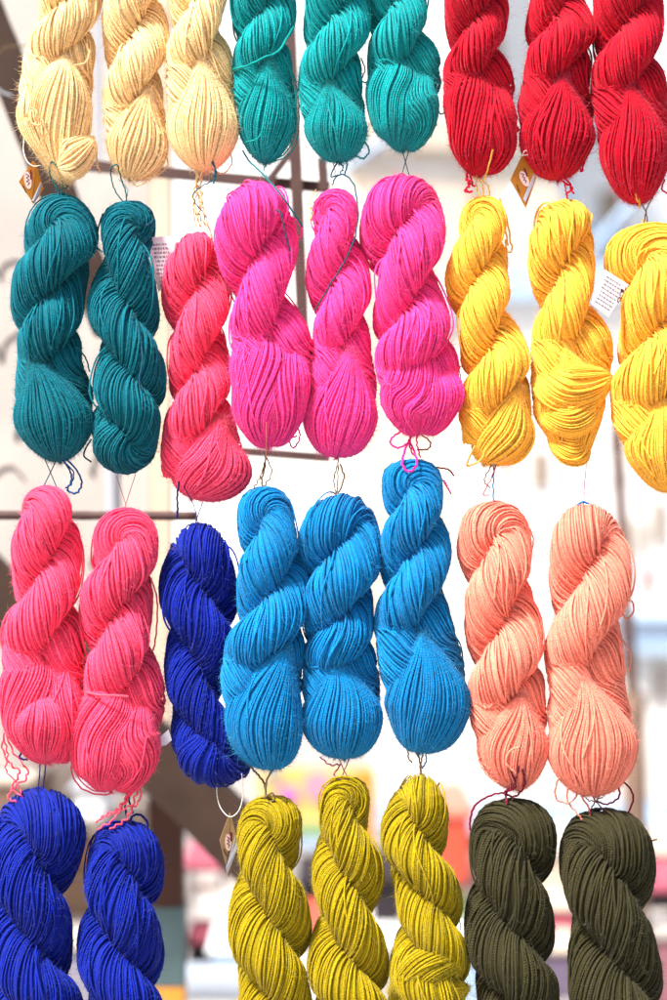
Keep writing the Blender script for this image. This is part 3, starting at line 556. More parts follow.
ends(19, END, [('coral', 1.0, 1.0, [(152,756,10),(143,775,10),(132,792,12),(122,806,14),(108,812,16),(98,820,18)]), ('coral', 1.0, 1.2, [(148,764,10),(138,784,10),(126,798,14),(116,816,18),(100,826,20)]), ('coral', 1.0, 1.2, [(144,770,10),(136,796,12),(128,816,16),(112,826,20)]), ('coral', .9, 1.2, [(140,776,10),(140,800,12),(120,808,16),(104,816,18)]),
    ('coral', .9, .3, [(76,752,8),(72,772,2),(82,788,2),(100,794,4),(114,792,8)]), ('coral', .8, .3, [(80,760,8),(78,776,2),(92,789,4),(108,790,8)]), ('coral', .9, .2, [(152,578,10),(157,598,2),(157,625,2),(154,648,2),(150,650,4)]), ('coral', 1.2, .1, [(88,690,20),(104,691,40),(120,691,46),(133,692,46)])])
ends(28, TIE, [('twine', 1.2, .3, [(248,764,-2),(256,772,4),(264,782,6),(267,798,8)]), ('twine', 1.0, .3, [(274,766,8),(267,780,8),(266,798,8)]), ('twine', 1.1, .4, [(264,797,8),(272,792,10),(275,798,10),(268,801,12)])])
ends(28, END, [('twine', .6, .2, [(282,800,10),(287,797,10),(285,806,10)])])
ends(29, TIE, [('mauve', .9, .6, [(320,756,6),(330,764,6),(340,764,6),(334,774,6),(340,778,10)]), ('mauve', .6, .2, [(338,756,6),(348,778,10)]), ('mauve', .6, .2, [(350,756,6),(341,777,10)])])
ends(30, TIE, [('twine', .9, .3, [(413,748,6),(419,758,6),(420,776,8)]), ('twine', .8, .3, [(424,748,6),(421,762,6),(421,776,8)]), ('sky', .8, .4, [(425,750,4),(426,760,4),(422,768,4)])])
ends(30, END, [('twine', .5, .3, [(458,915,14),(460,925,8),(459,932,8)])])

# ------------------------------------------------------------------ paper tags and labels
def poly_object(name, V, F, mat, parent=None, smooth_=False):
    V = np.asarray(V, float)
    if parent is not None and parent.name in ORG: V = V - ORG[parent.name]
    me = bpy.data.meshes.new(name); me.from_pydata([tuple(v) for v in V], [], [tuple(f) for f in F]); me.update()
    if smooth_: me.polygons.foreach_set('use_smooth', [True] * len(F))
    me.materials.append(mat)
    o = bpy.data.objects.new(name, me); COL.objects.link(o)
    if parent is not None: o.parent = parent
    return o
def plate_geo(pts, th):
    """a thin card through the given (x,y,d) corners, thickness in mm"""
    P = np.array(pts, float); n = np.cross(P[1] - P[0], P[2] - P[0]); n /= np.linalg.norm(n)
    if n[2] < 0: n = -n
    k = len(P); V = np.vstack([P + n * th / 2, P - n * th / 2])
    F = [tuple(range(k)), tuple(range(2 * k - 1, k - 1, -1))] + [(i, i + k, (i + 1) % k + k, (i + 1) % k) for i in range(k)]
    return V, F, n
def plates(name, lists, th, mat, parent, lift=0):
    Vs, Fs, c = [], [], 0
    for pts in lists:
        V, F, n = plate_geo(pts, th); V = V + n * lift
        Vs.append(V); Fs += [tuple(i + c for i in f) for f in F]; c += len(V)
    return poly_object(name, W3(np.vstack(Vs)), Fs, mat, parent)
KRAFT = plain('kraft_card', (176, 112, 34), rough=.6, scale=60, var=.1)
KRAFT2 = plain('grey_kraft_card', (150, 122, 88), rough=.7, scale=60, var=.1)
PAPER = plain('label_paper', (226, 220, 224), rough=.7, scale=50, var=.03)
SILVER = plain('silver_strip', (170, 172, 186), rough=.35, scale=30, var=.1)
EMBLEM = plain('pink_emblem', (232, 196, 190), rough=.6, scale=30, var=.04)
INK = plain('dark_ink', (60, 44, 44), rough=.7, scale=30, var=.05)
PURPLE = plain('purple_ink', (104, 30, 62), rough=.7, scale=30, var=.05)
GREYINK = plain('grey_ink', (128, 122, 134), rough=.7, scale=30, var=.05)
def thing(name, label, cat, loc=(0, 0, 0), group=None, kind=None):
    o = bpy.data.objects.new(name, None); COL.objects.link(o); o.location = loc; o.empty_display_size = .02
    ORG[o.name] = np.array(loc, float)
    if label: o['label'] = label
    if cat: o['category'] = cat
    if group: o['group'] = group
    if kind: o['kind'] = kind
    return o
def kite_tag(label, top, left, bottom, right, fold_top, fold_bottom, card, strings, emc, em_r, tilt):
    t = thing('price_tag', label, 'price tag', W3(top), 'kraft kite shaped tags')
    p3 = np.array([top, left, bottom], float); nn = np.cross(p3[1] - p3[0], p3[2] - p3[0])
    onp = lambda q: (q[0], q[1], top[2] - (nn[0] * (q[0] - top[0]) + nn[1] * (q[1] - top[1])) / nn[2])
    fold_top, fold_bottom = onp(fold_top), onp(fold_bottom)
    plates('card', [[top, left, bottom, fold_bottom, fold_top], [fold_top, fold_bottom, bottom, right]], .5, card, t)
    plane = np.array([top, left, bottom], float)
    n = np.cross(plane[1] - plane[0], plane[2] - plane[0]); n /= np.linalg.norm(n); n = n if n[2] > 0 else -n
    def on(x, y, l=.6):
        d = plane[0][2] - (n[0] * (x - plane[0][0]) + n[1] * (y - plane[0][1])) / n[2]
        return (x, y, d + l)
    ca, sa = math.cos(tilt), math.sin(tilt)
    ring = []
    for a in np.linspace(0, 2 * pi, 18, endpoint=False):
        x, y = em_r[0] * math.cos(a), em_r[1] * math.sin(a)
        ring.append(on(emc[0] + x * ca - y * sa, emc[1] + x * sa + y * ca))
    em = plates('emblem', [ring], .2, EMBLEM, t)
    def bar(x0, y0, x1, y1, w, l=.85):
        dx, dy = x1 - x0, y1 - y0; L = math.hypot(dx, dy); px, py = -dy / L * w, dx / L * w
        return [on(x0 + px, y0 + py, l), on(x1 + px, y1 + py, l), on(x1 - px, y1 - py, l), on(x0 - px, y0 - py, l)]
    k = em_r[1]
    rot = lambda x, y: (emc[0] + x * ca - y * sa, emc[1] + x * sa + y * ca)
    segs = [(-.2, -.75, .25, -.5), (.25, -.5, -.15, -.3), (-.15, -.3, .2, -.05), (.2, -.05, -.2, .1), (-.2, .1, .2, .3), (.2, .3, -.1, .55)]
    plates('lettering', [bar(*rot(a * k * .8, b * k), *rot(c * k * .8, d * k), .3) for a, b, c, d in segs], .15, INK, t)
    plates('flourish', [bar(*rot(em_r[0] * .9, -em_r[1] * .1), *rot(em_r[0] * 1.15, -em_r[1] * 1.15), .8)], .15, PURPLE, t)
    lx, ly = left[0] * .55 + emc[0] * .45, left[1] * .45 + bottom[1] * .2 + emc[1] * .35
    pts = [(0, 0, 1.2, 1.9), (1.2, 1.9, .4, 2.2), (1.0, 3.0, 2.2, 4.8), (2.4, 4.6, 1.6, 5.4), (2.4, 5.8, 3.4, 7.2)]
    plates('lettering', [bar(lx + a, ly + b, lx + c, ly + d, .45) for a, b, c, d in pts], .15, INK, t)
    # silver strip down the folded side
    ft, fb, r = np.array(fold_top, float), np.array(fold_bottom, float), np.array(right, float); bt = np.array(bottom, float)
    q = [ft * .35 + r * .65 + (0, 2, .5), r + (-1.2, 1.5, .5), fb * .5 + bt * .5 + (.9, -1, .6), fb + (.3, -1, .6)]
    plates('silver_strip', [[tuple(v) for v in q]], .2, SILVER, t)
    b = Buf()
    for p in strings: cord('', p, .45, None, buf=b)
    V, Q, A, M = b.cat(); mesh_object('string', W3(V), Q, TMAT['white'], t, A)
    return t
kite_tag('brown kite shaped tag with a pink oval emblem hanging beside the middle red skein', (523, 153, 6), (509, 182, 14), (525, 209, 8), (536, 179, 2), (530, 158, 8), (522, 201, 12), KRAFT,
         [[(521, 157, 10), (526, 157, 12), (530, 156, 10), (524, 153, 14), (521, 158, 10)]], (523.5, 180), (4.2, 8.2), -.45)
kite_tag('orange brown kite shaped tag on a white string loop under the first cream skein', (34, 162, 8), (21, 184, 14), (35, 205, 8), (44, 189, 2), (37, 165, 10), (33, 203, 10), KRAFT,
         [[(25, 138, 4), (24, 150, 4), (28, 162, 8), (35, 168, 12), (42, 167, 10)]], (29.5, 182), (3.4, 8.8), -.12)
kite_tag('greyish kraft tag on a long white string loop beside the first olive skein', (230, 812, 2), (220, 839, 8), (229, 877, 2), (238, 843, -2), (231, 815, 4), (226, 868, 5), KRAFT2,
         [[(217, 780, 0), (217, 795, 0), (221, 808, 2), (230, 816, 5), (239, 810, 3), (243, 794, 2), (243, 770, 26)]], (228.5, 842), (3.0, 8.5), -.05)
plates('silver_strip', [[(226.5, 867, 5.6), (236.5, 842, .8), (238, 847, .4), (227.6, 874, 4.4)]], .2, SILVER, bpy.data.objects['price_tag.002'])

def label(text, pts, rows, mark, hole=None):
    t = thing('paper_label', text, 'label', W3(pts[0]), 'white printed paper labels')
    plates('card', [pts], .35, PAPER, t)
    P = np.array(pts, float); e1 = P[1] - P[0]; e2 = P[3] - P[0]
    at = lambda u, v: tuple(P[0] + e1 * u + e2 * v)
    rng = np.random.default_rng(5)
    L = []
    for i in range(rows):
        v = .14 + .74 * i / max(1, rows - 1); u = .1 + rng.uniform(0, .06)
        while u < .74:
            w_ = rng.uniform(.03, .12); h = .016
            L.append([at(u, v - h), at(u + w_, v - h), at(u + w_, v + h), at(u, v + h)]); u += w_ + .035
    if L: plates('printed_lines', L, .1, GREYINK, t, lift=.3)
    if mark: plates('printed_mark', [[at(a, b) for a, b in q] for q in mark], .1, INK, t, lift=.35)
    if hole: cord('string', hole, .4, TMAT['dteal'], t)
    return t
arcC = lambda cx, cy, r: [[(cx + r * .7 * math.cos(a), cy + r * math.sin(a)), (cx + r * .7 * math.cos(a + .5), cy + r * math.sin(a + .5)),
        (cx + r * .4 * math.cos(a + .5), cy + r * .6 * math.sin(a + .5)), (cx + r * .4 * math.cos(a), cy + r * .6 * math.sin(a))] for a in np.arange(.9, 5.2, .5)]
label('white printed paper label tilted between two yellow skeins', [(601, 273, 30), (625.5, 287, 22), (604.5, 320, 28), (586.5, 307, 34)], 8,
      arcC(.88, .5, .085) + arcC(.86, .33, .07) + [[(.80, .2), (.93, .2), (.93, .27), (.80, .27)], [(.93, .1), (.96, .1), (.96, .18), (.93, .18)]])
label('pale pinkish label with faint print beside the slim dark teal skein', [(147, 237, -4), (171, 235, -6), (176, 272, -8), (158, 292, -4)], 11, None, [(151, 241, 0), (148, 243, -1), (144, 246, 0)])
label('blank white label tip poking out under the second coral skein', [(148, 747, 6), (169, 729, 4), (172, 740, 2), (166, 745, 2)], 0, None)
label('small greyish label edge hanging behind the yellow skein at the right edge', [(618, 330, -4), (624, 352, -6), (627, 361, -8), (619, 352, -6)], 0, None)

# ------------------------------------------------------------------ the place behind
def boxes(name, L, mat, parent=None, bevel=0.0, lab=None, cat=None, group=None, kind=None):
    """L: (x0,x1,y0,y1,z0,z1) in world metres -> one mesh"""
    Vs, Fs, c = [], [], 0
    for x0, x1, y0, y1, z0, z1 in L:
        Vs += [(x0, y0, z0), (x1, y0, z0), (x1, y1, z0), (x0, y1, z0), (x0, y0, z1), (x1, y0, z1), (x1, y1, z1), (x0, y1, z1)]
        Fs += [tuple(i + c for i in f) for f in ((3, 2, 1, 0), (4, 5, 6, 7), (0, 1, 5, 4), (1, 2, 6, 5), (2, 3, 7, 6), (3, 0, 4, 7))]; c += 8
    o = poly_object(name, Vs, Fs, mat, parent)
    if bevel:
        m = o.modifiers.new('bevel', 'BEVEL'); m.width = bevel; m.segments = 2
    if lab: o['label'] = lab
    if cat: o['category'] = cat
    if group: o['group'] = group
    if kind: o['kind'] = kind
    return o
def fb(px0, py0, px1, py1, dist, depth, grow=0):
    """box whose front face covers that part of the view at that distance"""
    a = far(px0, py0, dist); b = far(px1, py1, dist)
    return (a[0] - grow, b[0] + grow, a[1], a[1] + depth, b[2] - grow, a[2] + grow)
def beam(name, p, q, wid, dep, mat, parent=None, sides=4, **kw):
    """a bar between two world points, rectangular or round"""
    p, q = np.array(p, float), np.array(q, float); T = unit(q - p); D = np.array([0, 1., 0]); N = unit(np.cross(T, D)); D = np.cross(N, T)
    k = sides; a = np.linspace(0, 2 * pi, k, endpoint=False) + (pi / 4 if k == 4 else 0)
    f = math.sqrt(2) if k == 4 else 1
    m = 24; rng = np.random.default_rng(int(abs(p[0] * 1000)) + 3)
    V = []
    for t in np.linspace(0, 1, m):
        c = p + (q - p) * t; ww = 1 + rng.normal(0, kw.get('rough', 0))
        V += [c + f * ww * (wid / 2 * math.cos(x) * N + dep / 2 * math.sin(x) * D) for x in a]
    F = [(i * k + j, i * k + (j + 1) % k, (i + 1) * k + (j + 1) % k, (i + 1) * k + j) for i in range(m - 1) for j in range(k)]
    F += [tuple(range(k))[::-1], tuple((m - 1) * k + j for j in range(k))]
    o = poly_object(name, V, F, mat, parent, smooth_=(k > 4))
    for a_, b_ in kw.items():
        if a_ in ('label', 'category', 'group', 'kind'): o[a_] = b_
    return o
WHITE = plain('white_limewash', (240, 240, 238), rough=.9, scale=1.2, var=.05)
CREAMW = plain('cream_paint', (188, 179, 171), rough=.85, scale=5, var=.16)
BROWNW = plain('dark_weathered_wood', (60, 43, 34), rough=.8, scale=14, var=.35)
RUST = plain('brown_painted_steel', (84, 62, 58), rough=.6, scale=30, var=.2)
PALEB = plain('pale_blue_paint', (170, 196, 222), rough=.7, scale=3, var=.08)
GREYM = plain('grey_galvanised', (170, 172, 178), rough=.5, scale=10, var=.1)
TAN = plain('tan_plaster', (200, 184, 166), rough=.9, scale=2, var=.12)
DARK = plain('dark_shade_cloth', (44, 38, 42), rough=.9, scale=5, var=.3)
PAVE = plain('pale_paving', (150, 143, 138), rough=.9, scale=3, var=.15)
REDP = plain('red_orange_plastic', (206, 84, 62), rough=.5, scale=6, var=.1)
PINKP = plain('pink_cardboard', (170, 84, 100), rough=.7, scale=4, var=.15)
TEALP = plain('teal_peeling_paint', (84, 104, 106), rough=.7, scale=20, var=.25)
ORANGE = plain('orange_banner', (220, 150, 60), rough=.7, scale=4, var=.08)
YELB = plain('yellow_banner', (226, 190, 110), rough=.7, scale=4, var=.06)
GLASS = plain('window_shade', (150, 130, 110), rough=.3, scale=3, var=.25)
GREENP = plain('green_plastic', (140, 170, 120), rough=.6, scale=4, var=.1)
BLUED = plain('blue_plastic', (70, 130, 190), rough=.6, scale=4, var=.1)

poly_object('ground', [(-80, -10, 0), (80, -10, 0), (80, 160, 0), (-80, 160, 0)], [(0, 1, 2, 3)], PAVE)['kind'] = 'structure'

# tall white building across the square
D = 15.0
def building(label, px0, px1, pyt, dist, wins, trim, mat, balc=()):
    x0 = far(px0, 0, dist)[0]; x1 = far(px1, 0, dist)[0]; zt = far(0, pyt, dist)[2]; y = dist - 2
    b = thing('building', label, 'building', ((x0 + x1) / 2, y, 0), 'buildings across the square')
    boxes('wall', [(x0, x1, y, y + 6, 0, zt)], mat, b)
    boxes('parapet', [(x0 - .1, x1 + .1, y - .12, y + 6.1, zt, zt + .22)], trim, b)
    for (a, t, c, e) in wins:
        X0, X1, _, _, Z0, Z1 = fb(a, t, c, e, dist, .1)
        w_ = boxes('window', [(X0, X1, y - .03, y + .02, Z0, Z1)], GLASS, b)
        wp = []
        fr = .06
        wp = [(X0 - fr, X0, y - .09, y - .004, Z0 - fr, Z1 + fr), (X1, X1 + fr, y - .09, y - .004, Z0 - fr, Z1 + fr), (X0, X1, y - .09, y - .004, Z1, Z1 + fr), (X0, X1, y - .13, y - .004, Z0 - fr, Z0), ((X0 + X1) / 2 - .02, (X0 + X1) / 2 + .02, y - .06, y - .034, Z0, Z1)]
        f = boxes('frame', wp, WHITE, None)
        f.parent = w_
    for (a, t, c, e) in balc:
        X0, X1, _, _, Z0, Z1 = fb(a, t, c, e, dist, .1)
        boxes('ledge', [(X0, X1, y - .2, y - .002, Z0, Z1)], PALEB, b)
    return b
building('tall white building filling the middle of the background', 118, 470, -260, 15, [(388, 470, 402, 500), (425, 466, 438, 505), (330, 60, 350, 120), (212, 240, 228, 290), (212, 90, 228, 140), (395, 560, 410, 610), (210, 600, 226, 650)], WHITE, WHITE)
PALEW = plain('pale_sky_facade', (222, 227, 234), rough=.9, scale=.8, var=.12)
building('pale grey facade added in place of the bright sky behind the red skeins', 452, 900, -300, 17, [(482, 40, 500, 90), (520, 150, 545, 200), (600, 190, 622, 240)], PALEW, WHITE, [(440, 128, 900, 136), (440, 235, 900, 241)])  # added facade, covers the sky so this corner stays bright
building('white building with blue ledges and small brown windows at the right', 474, 760, 300, 12, [(633, 518, 642, 556), (652, 500, 664, 545), (531, 450, 547, 488), (500, 455, 508, 480), (552, 590, 562, 640), (640, 566, 650, 600), (656, 664, 666, 700), (545, 660, 553, 700), (462, 700, 470, 740), (505, 640, 515, 690), (628, 738, 640, 764), (655, 738, 668, 764), (548, 720, 560, 745)], PALEB, WHITE, [(600, 640, 720, 650), (600, 612, 720, 617), (474, 800, 720, 808)])
building('low tan building whose roof shows behind the red skeins', 360, 560, 150, 14, [(400, 190, 412, 215), (470, 185, 482, 210)], TAN, TAN)
st = thing('awning_frame', 'pale blue metal frame of poles high behind the red and yellow skeins', 'awning frame', far(500, 240, 7.5))
for a, b_ in [((330, 178), (455, 92)), ((470, 262), (545, 150)), ((545, 305), (650, 180)), ((520, 120), (600, 240)), ((430, 70), (520, 140))]:
    beam('pole', far(*a, 7.5), far(*b_, 7.7), .03, .03, PALEB, st, sides=10)
# whitewashed board with faded handwriting, close on the left
bd = thing('painted_board', 'cream painted board with faded grey handwriting behind the left skeins', 'board', far(20, 420, 3.1))
x0, x1, y_, _, z0, z1 = fb(-160, -160, 152, 770, 3.1, .03)
boxes('panel', [(x0, x1, y_, y_ + .03, z0, z1)], CREAMW, bd, bevel=.004)
rng = np.random.default_rng(11)
SCR = plain('faded_grey_ink', (70, 62, 62), rough=.9, scale=8, var=.25)
def scrib(px, py, n, sc, slope=0):
    """one line of looping handwriting"""
    pts = []
    for i in range(n):
        a = i * 1.25
        x = px + i * sc * .42 + sc * .4 * math.cos(a + rng.uniform(-.5, .5)); y = py + slope * i + sc * rng.uniform(.5, 1.1) * math.sin(a)
        X, Y, Z = far(x, y, 3.1); pts.append(((X / S) + 333.5, 500 - (Z - CAMZ) / S, -(Y - .002) / S))
    cord('handwriting', pts, 1.7, SCR, bd, n=n * 6, k=6)
for a in [(-12, 345, 9, 22, 1), (8, 430, 8, 22, -3), (-20, 480, 6, 18, 0), (60, 400, 5, 14, 2), (-10, 270, 7, 15, 0), (84, 470, 5, 14, -2), (100, 330, 4, 12, 0), (-5, 575, 8, 16, 1), (85, 560, 6, 14, 0), (100, 640, 5, 14, 2)]:
    scrib(*a)
boxes('edge_strip', [(x1 + .001, x1 + .03, y_ - .012, y_ + .04, z0, z1)], plain('beige_strip', (214, 190, 166), scale=8), bd, bevel=.003)
# leaning dark beam at the upper left, with a hook
lb = thing('leaning_beam', 'dark weathered wooden beam leaning behind the first cream skein', 'wooden beam', far(40, 160, 2.62))
beam('beam', far(-34, -40, 2.62), far(112, 330, 2.62), .046, .05, BROWNW, lb, rough=.02)
def fpts(L, dist): return [((lambda q: (q[0] / S + 333.5, 500 - (q[2] - CAMZ) / S, -q[1] / S))(far(x, y, dist))) for x, y in L]
cord('wire_hook', fpts([(-4, 55), (5, 48), (16, 46), (28, 46)], 2.56), 1.1, TMAT['twine'], lb)
cord('wire_hook', fpts([(-6, 85), (2, 92), (12, 96)], 2.56), 1.5, GREYM, lb)
# brown steel window grille
gr = thing('steel_grille', 'brown painted steel grille with crossing bars behind the cream and green skeins', 'metal grille', far(298, 180, 2.42))
G = 2.42
beam('bar', far(286, -60, G), far(306, 400, G), .0145, .012, RUST, gr, rough=.01)
beam('bar', far(60, 163, G + .02), far(330, 188, G + .02), .0125, .012, RUST, gr, rough=.01)
beam('bar', far(324, 190, G + .005), far(322, 158, G + .005), .0115, .012, RUST, gr)
beam('bar', far(268, 182, G + .005), far(297, 144, G + .005), .008, .008, RUST, gr)
beam('bar', far(225, 450, G), far(330, 458, G), .010, .012, RUST, gr, rough=.01)
beam('bar', far(98, -40, 2.9), far(99, 172, 2.9), .009, .01, GREYM, gr)
# round rod at mid height on the left
rd = beam('hanging_rod', far(-60, 515, 2.3), far(197, 516, 2.3), .0105, .0105, RUST, None, sides=14, rough=.03)
rd['label'] = 'thin brown rod running level behind the tops of the two coral skeins'; rd['category'] = 'rod'
beam('grey_pipe', far(112, 440, 2.75), far(113, 516, 2.75), .022, .022, GREYM, None, sides=14, label='short grey pipe standing behind the base of the slim dark teal skein', category='pipe')
# lower left: leaning plank and post of the stall
beam('leaning_plank', far(-120, 480, 2.9), far(262, 862, 2.9), .086, .05, BROWNW, None, rough=.01, label='wide dark wooden plank sloping down behind the lower coral skeins', category='plank')
ps = thing('wooden_post', 'brown stall post with a teal painted band, right of the navy skeins', 'post', far(165, 1000, 3.2))
X0, X1, yy, _, _, _ = fb(148, 0, 182, 0, 3.2, .05)
zt, z1_, z2_, z3_ = far(0, 800, 3.2)[2], far(0, 908, 3.2)[2], far(0, 986, 3.2)[2], 0
boxes('upright', [(X0, X1, yy, yy + .06, 0, zt)], plain('reddish_brown_wood', (74, 48, 38), scale=12, var=.3), ps, bevel=.004)
boxes('painted_band', [(X0 - .003, X1 + .003, yy - .003, yy + .063, z2_, z1_)], TEALP, ps)
boxes('painted_base', [(X0 - .003, X1 + .003, yy - .003, yy + .063, .3, z2_ - .002)], ORANGE, ps)
# thin brown pole at the right
pl = thing('thin_pole', 'thin brown pole standing behind the last peach skein', 'pole', far(620, 860, 5.0))
PBR = plain('brown_pole_paint', (92, 62, 50), rough=.7, scale=12, var=.25)
beam('shaft', far(616, 420, 5), far(632, 700, 5), .034, .034, PBR, pl, sides=12, rough=.06)
q0, q1 = far(633, 694, 5), far(642, 1000, 5)
beam('base_post', q0, (q1[0], q1[1], 0.0), .062, .062, plain('pale_brown_wood', (128, 104, 88), scale=10, var=.3), pl, sides=12, rough=.05)
# stalls and goods
bn = thing('banner', 'yellow and orange banner with pink and violet discs behind the olive skeins', 'banner', far(335, 800, 6.0))
X0, X1, yy, _, Z0, Z1 = fb(258, 768, 376, 850, 6, .02)
boxes('cloth', [(X0, X1, yy, yy + .02, Z0, Z1)], YELB, bn)
def fdisc(name, px, py, r, dist, mat, parent, off):
    c = far(px, py, dist); k = .0005 * dist; a = np.linspace(0, 2 * pi, 22, endpoint=False)
    V = [(c[0] + r * k * math.cos(t), c[1] - off, c[2] + r * k * math.sin(t)) for t in a] + [(c[0] + r * k * math.cos(t), c[1] - off + .004, c[2] + r * k * math.sin(t)) for t in a]
    n = len(a); F = [tuple(range(n))] + [tuple(range(2 * n - 1, n - 1, -1))] + [(i, i + n, (i + 1) % n + n, (i + 1) % n) for i in range(n)]
    return poly_object(name, V, F, mat, parent)
fdisc('pink_disc', 318, 786, 15, 6, plain('pink_print', (244, 150, 170), scale=5), bn, .008)
fdisc('violet_disc', 288, 795, 10, 6, plain('violet_print', (216, 120, 190), scale=5), bn, .008)
fdisc('blue_disc', 274, 778, 5, 6, BLUED, bn, .008)
boxes('orange_side', [fb(352, 770, 374, 838, 6, .004)[:2] + (yy - .006, yy - .002) + fb(352, 770, 374, 838, 6, .1)[4:]], ORANGE, bn)
boxes('green_hem', [fb(262, 822, 350, 836, 6, .004)[:2] + (yy - .006, yy - .002) + fb(262, 822, 350, 836, 6, .1)[4:]], GREENP, bn)
boxes('blue_hem', [fb(262, 838, 350, 848, 6, .004)[:2] + (yy - .006, yy - .002) + fb(262, 838, 350, 848, 6, .1)[4:]], PALEB, bn)
def crate(label, px0, py0, px1, py1, dist, mat, lid=None, dep=.4, cat='box', name='stacked_box', group='goods on the stalls behind'):
    b = fb(px0, py0, px1, py1, dist, dep)
    c = thing(name, label, cat, ((b[0] + b[1]) / 2, b[2], b[4]), group)
    h = (b[5] - b[4])
    boxes('body', [(b[0], b[1], b[2], b[3], b[4], b[5] - h * .18)], mat, c, bevel=.01)
    boxes('lid', [(b[0] - .012, b[1] + .012, b[2] - .012, b[3] + .012, b[5] - h * .18 + .002, b[5])], lid or WHITE, c, bevel=.01)
    return c
crate('white stall counter at the bottom behind the gap left of the olive skeins', 180, 974, 250, 1100, 4.2, WHITE, plain('pale_grey_top', (170, 178, 190)), dep=.1, cat='counter', name='stall_counter')
crate('pink cardboard box with a pale lid above the white counter', 190, 915, 240, 945, 4.6, PINKP, CREAMW)
crate('cream box standing beneath the kraft tag', 186, 862, 232, 912, 5.0, CREAMW, PINKP)
crate('dark box behind the pink cardboard box, close to the counter', 188, 944, 236, 968, 4.7, DARK, DARK)
crate('red orange plastic sheet bundle behind the third olive skein', 440, 806, 470, 884, 5.0, REDP, plain('salmon_plastic', (240, 130, 110)), name='plastic_bundle', cat='bundle')
crate('dark bundle of cloth between the second and third olive skeins', 372, 876, 402, 945, 5.0, DARK, DARK, name='cloth_bundle', cat='bundle')
crate('dark bundle of cloth between the first and second olive skeins', 300, 880, 326, 930, 5.4, DARK, DARK, name='cloth_bundle', cat='bundle')
crate('pale box low between the second and third olive skeins', 362, 940, 400, 1010, 4.8, CREAMW, WHITE)
crate('light blue box between the olive and moss skeins', 455, 950, 480, 1010, 4.8, PALEB, WHITE)
crate('tan box behind the gap between the two moss skeins', 542, 850, 582, 900, 5.2, TAN, CREAMW)
crate('pink box low behind the gap between the two moss skeins', 540, 905, 585, 942, 5.0, PINKP, TAN)
crate('dark violet box at the bottom between the two moss skeins', 536, 946, 580, 1000, 4.8, plain('dark_violet_box', (112, 98, 118)), TAN)
crate('blue plastic tub beyond the right edge pole', 640, 822, 668, 850, 6.0, BLUED, PALEB, name='plastic_tub', cat='tub')
crate('tan sack box at the right edge under the blue tub', 636, 850, 690, 885, 5.6, TAN, TAN)
crate('dark box at the right edge beside the last moss skein', 645, 886, 690, 925, 5.2, DARK, PINKP)
crate('maroon box at the bottom right edge', 650, 926, 700, 1010, 5.0, plain('maroon_box', (150, 100, 108)), CREAMW)
crate('brown box in the far left gap above the first navy skein', -20, 775, 30, 840, 4.6, plain('brown_box', (120, 96, 80), var=.3), TAN)
crate('white round edged tub behind the pink frayed yarn at the lower left', 74, 786, 104, 822, 4.4, WHITE, GREYM, name='plastic_tub', cat='tub')
crate('brown carton behind the gap between the two navy skeins', 58, 850, 110, 935, 4.8, plain('carton_brown', (134, 108, 88), var=.3), plain('ochre_lid', (150, 110, 70)))
crate('grey carton low behind the gap between the two navy skeins', 50, 935, 110, 1040, 4.6, plain('grey_carton', (140, 136, 148)), CREAMW)
aw = thing('market_awning', 'pale blue edged market awning far behind the olive and moss skeins', 'awning', far(500, 790, 9))
a = far(376, 772, 9); b_ = far(700, 772, 9)
poly_object('canopy', [(a[0], a[1], a[2] - .12), (b_[0], a[1], a[2] - .12), (b_[0], a[1] + 2, a[2] + .25), (a[0], a[1] + 2, a[2] + .25), (a[0], a[1], a[2] - .15), (b_[0], a[1], a[2] - .15), (b_[0], a[1] + 2, a[2] + .22), (a[0], a[1] + 2, a[2] + .22)],
            [(0, 1, 2, 3), (7, 6, 5, 4), (0, 4, 5, 1), (1, 5, 6, 2), (2, 6, 7, 3), (3, 7, 4, 0)], CREAMW, aw)
boxes('valance', [(a[0], b_[0], a[1] - .02, a[1] - .004, a[2] - .27, a[2] - .13)], PALEB, aw)
for x in (a[0] + .05, b_[0] - .05): beam('leg', (x, a[1] + .02, 0), (x, a[1] + .02, a[2] - .16), .04, .04, GREYM, aw, sides=10)

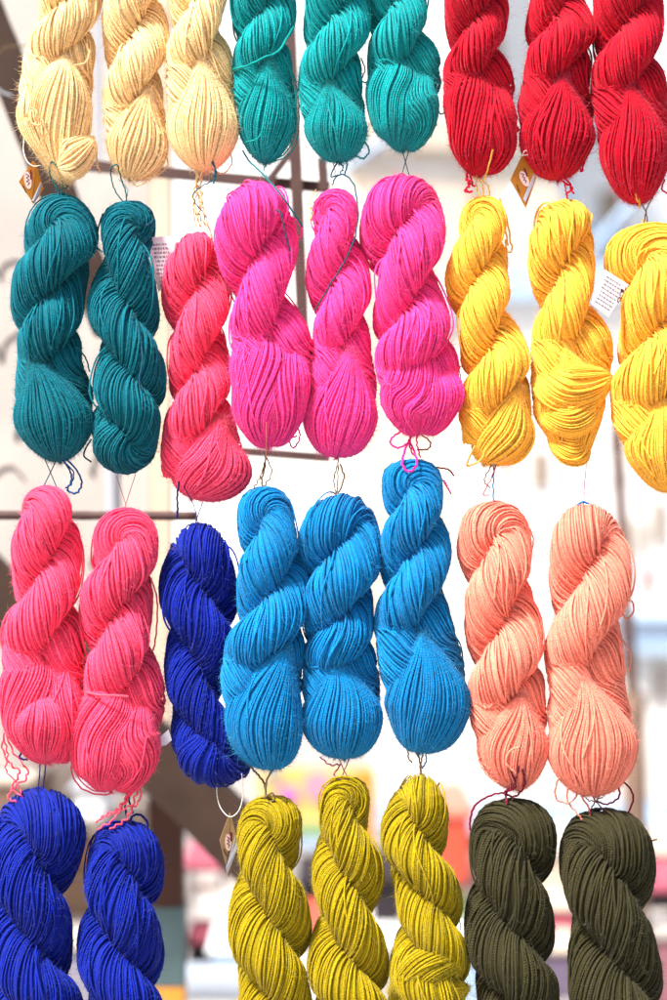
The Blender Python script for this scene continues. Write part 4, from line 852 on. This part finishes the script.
sf = thing('shop_front', 'rose grey shop front across the street behind the bottom row', 'shop front', far(420, 1000, 9.6))
X0, X1, yy, _, Z0, Z1 = fb(130, 820, 900, 1000, 9.6, .3)
boxes('wall', [(X0, X1, yy, yy + .3, 0, Z1)], plain('rose_grey_render', (176, 160, 158), scale=2, var=.2), sf)
for k in range(9):
    a = X0 + (X1 - X0) * (k + .12) / 9; b_ = X0 + (X1 - X0) * (k + .8) / 9
    o = boxes('shutter', [(a, b_, yy - .03, yy - .004, .1, Z1 - .25)], [DARK, PINKP, CREAMW, GREYM, TAN][k % 5], sf, bevel=.005)
    boxes('rail', [(a, b_, yy - .06, yy - .032, .1 + .22 * j, .14 + .22 * j) for j in range(4)], GREYM, o)
sw = thing('stall_wall', 'dim brown grey plank wall of a stall at the lower left', 'stall wall', far(0, 900, 5.2))
X0, X1, yy, _, Z0, Z1 = fb(-260, 745, 150, 1000, 5.2, .05)
BG = plain('brown_grey_planks', (112, 100, 92), scale=3, var=.4)
for k in range(7):
    a = X0 + (X1 - X0) * k / 7
    boxes('plank', [(a + .006, a + (X1 - X0) / 7 - .006, yy, yy + .04, 0, Z1 - .03 * (k % 3))], BG, sw, bevel=.004)
crate('reddish box low beside the post, under the sloping plank', 196, 880, 214, 912, 4.9, REDP, CREAMW)
crate('pale blue tub standing on the white stall counter', 212, 950, 244, 973, 4.3, PALEB, WHITE, name='plastic_tub', cat='tub')
crate('ochre box in the gap left of the post', 92, 828, 122, 862, 4.5, plain('ochre_box', (170, 128, 84)), TAN)
crate('grey sack shaped box left of the ochre box', 60, 812, 90, 846, 4.9, plain('grey_box', (122, 116, 118), var=.3), DARK)
crate('white carton with a red lid between the first two olive skeins', 296, 932, 330, 1010, 4.9, WHITE, REDP)
crate('green crate behind the third olive skein low down', 462, 886, 484, 948, 5.1, GREENP, TAN)

wr = thing('overhead_wires', 'thin grey wires slung high across the street at the right', 'wires', far(560, 470, 8))
for (x0, y0, x1, y1, sag) in [(470, 492, 720, 452, 14), (470, 575, 720, 560, 10), (300, 165, 720, 120, 20), (330, 120, 460, 185, 6)]:
    P_ = [(x0 + (x1 - x0) * t, y0 + (y1 - y0) * t + sag * 4 * t * (1 - t)) for t in (0, .25, .5, .75, 1)]
    cord('wire', fpts(P_, 8), 7.0, GREYM, wr)
fl = thing('cloth_pennant', 'small crimson pennant on the white building at the right edge', 'pennant', far(652, 574, 11.8))
a_, b_, c_ = far(643, 570, 11.8), far(662, 572, 11.8), far(652, 584, 11.8)
poly_object('cloth', [a_, b_, c_] + [(p[0], p[1] + .02, p[2]) for p in (a_, b_, c_)], [(0, 2, 1), (3, 4, 5), (0, 1, 4, 3), (1, 2, 5, 4), (2, 0, 3, 5)], plain('crimson_cloth', (190, 40, 80)), fl)
beam('rod', far(640, 569, 11.8), far(665, 569.5, 11.8), .02, .02, GREYM, fl, sides=8)
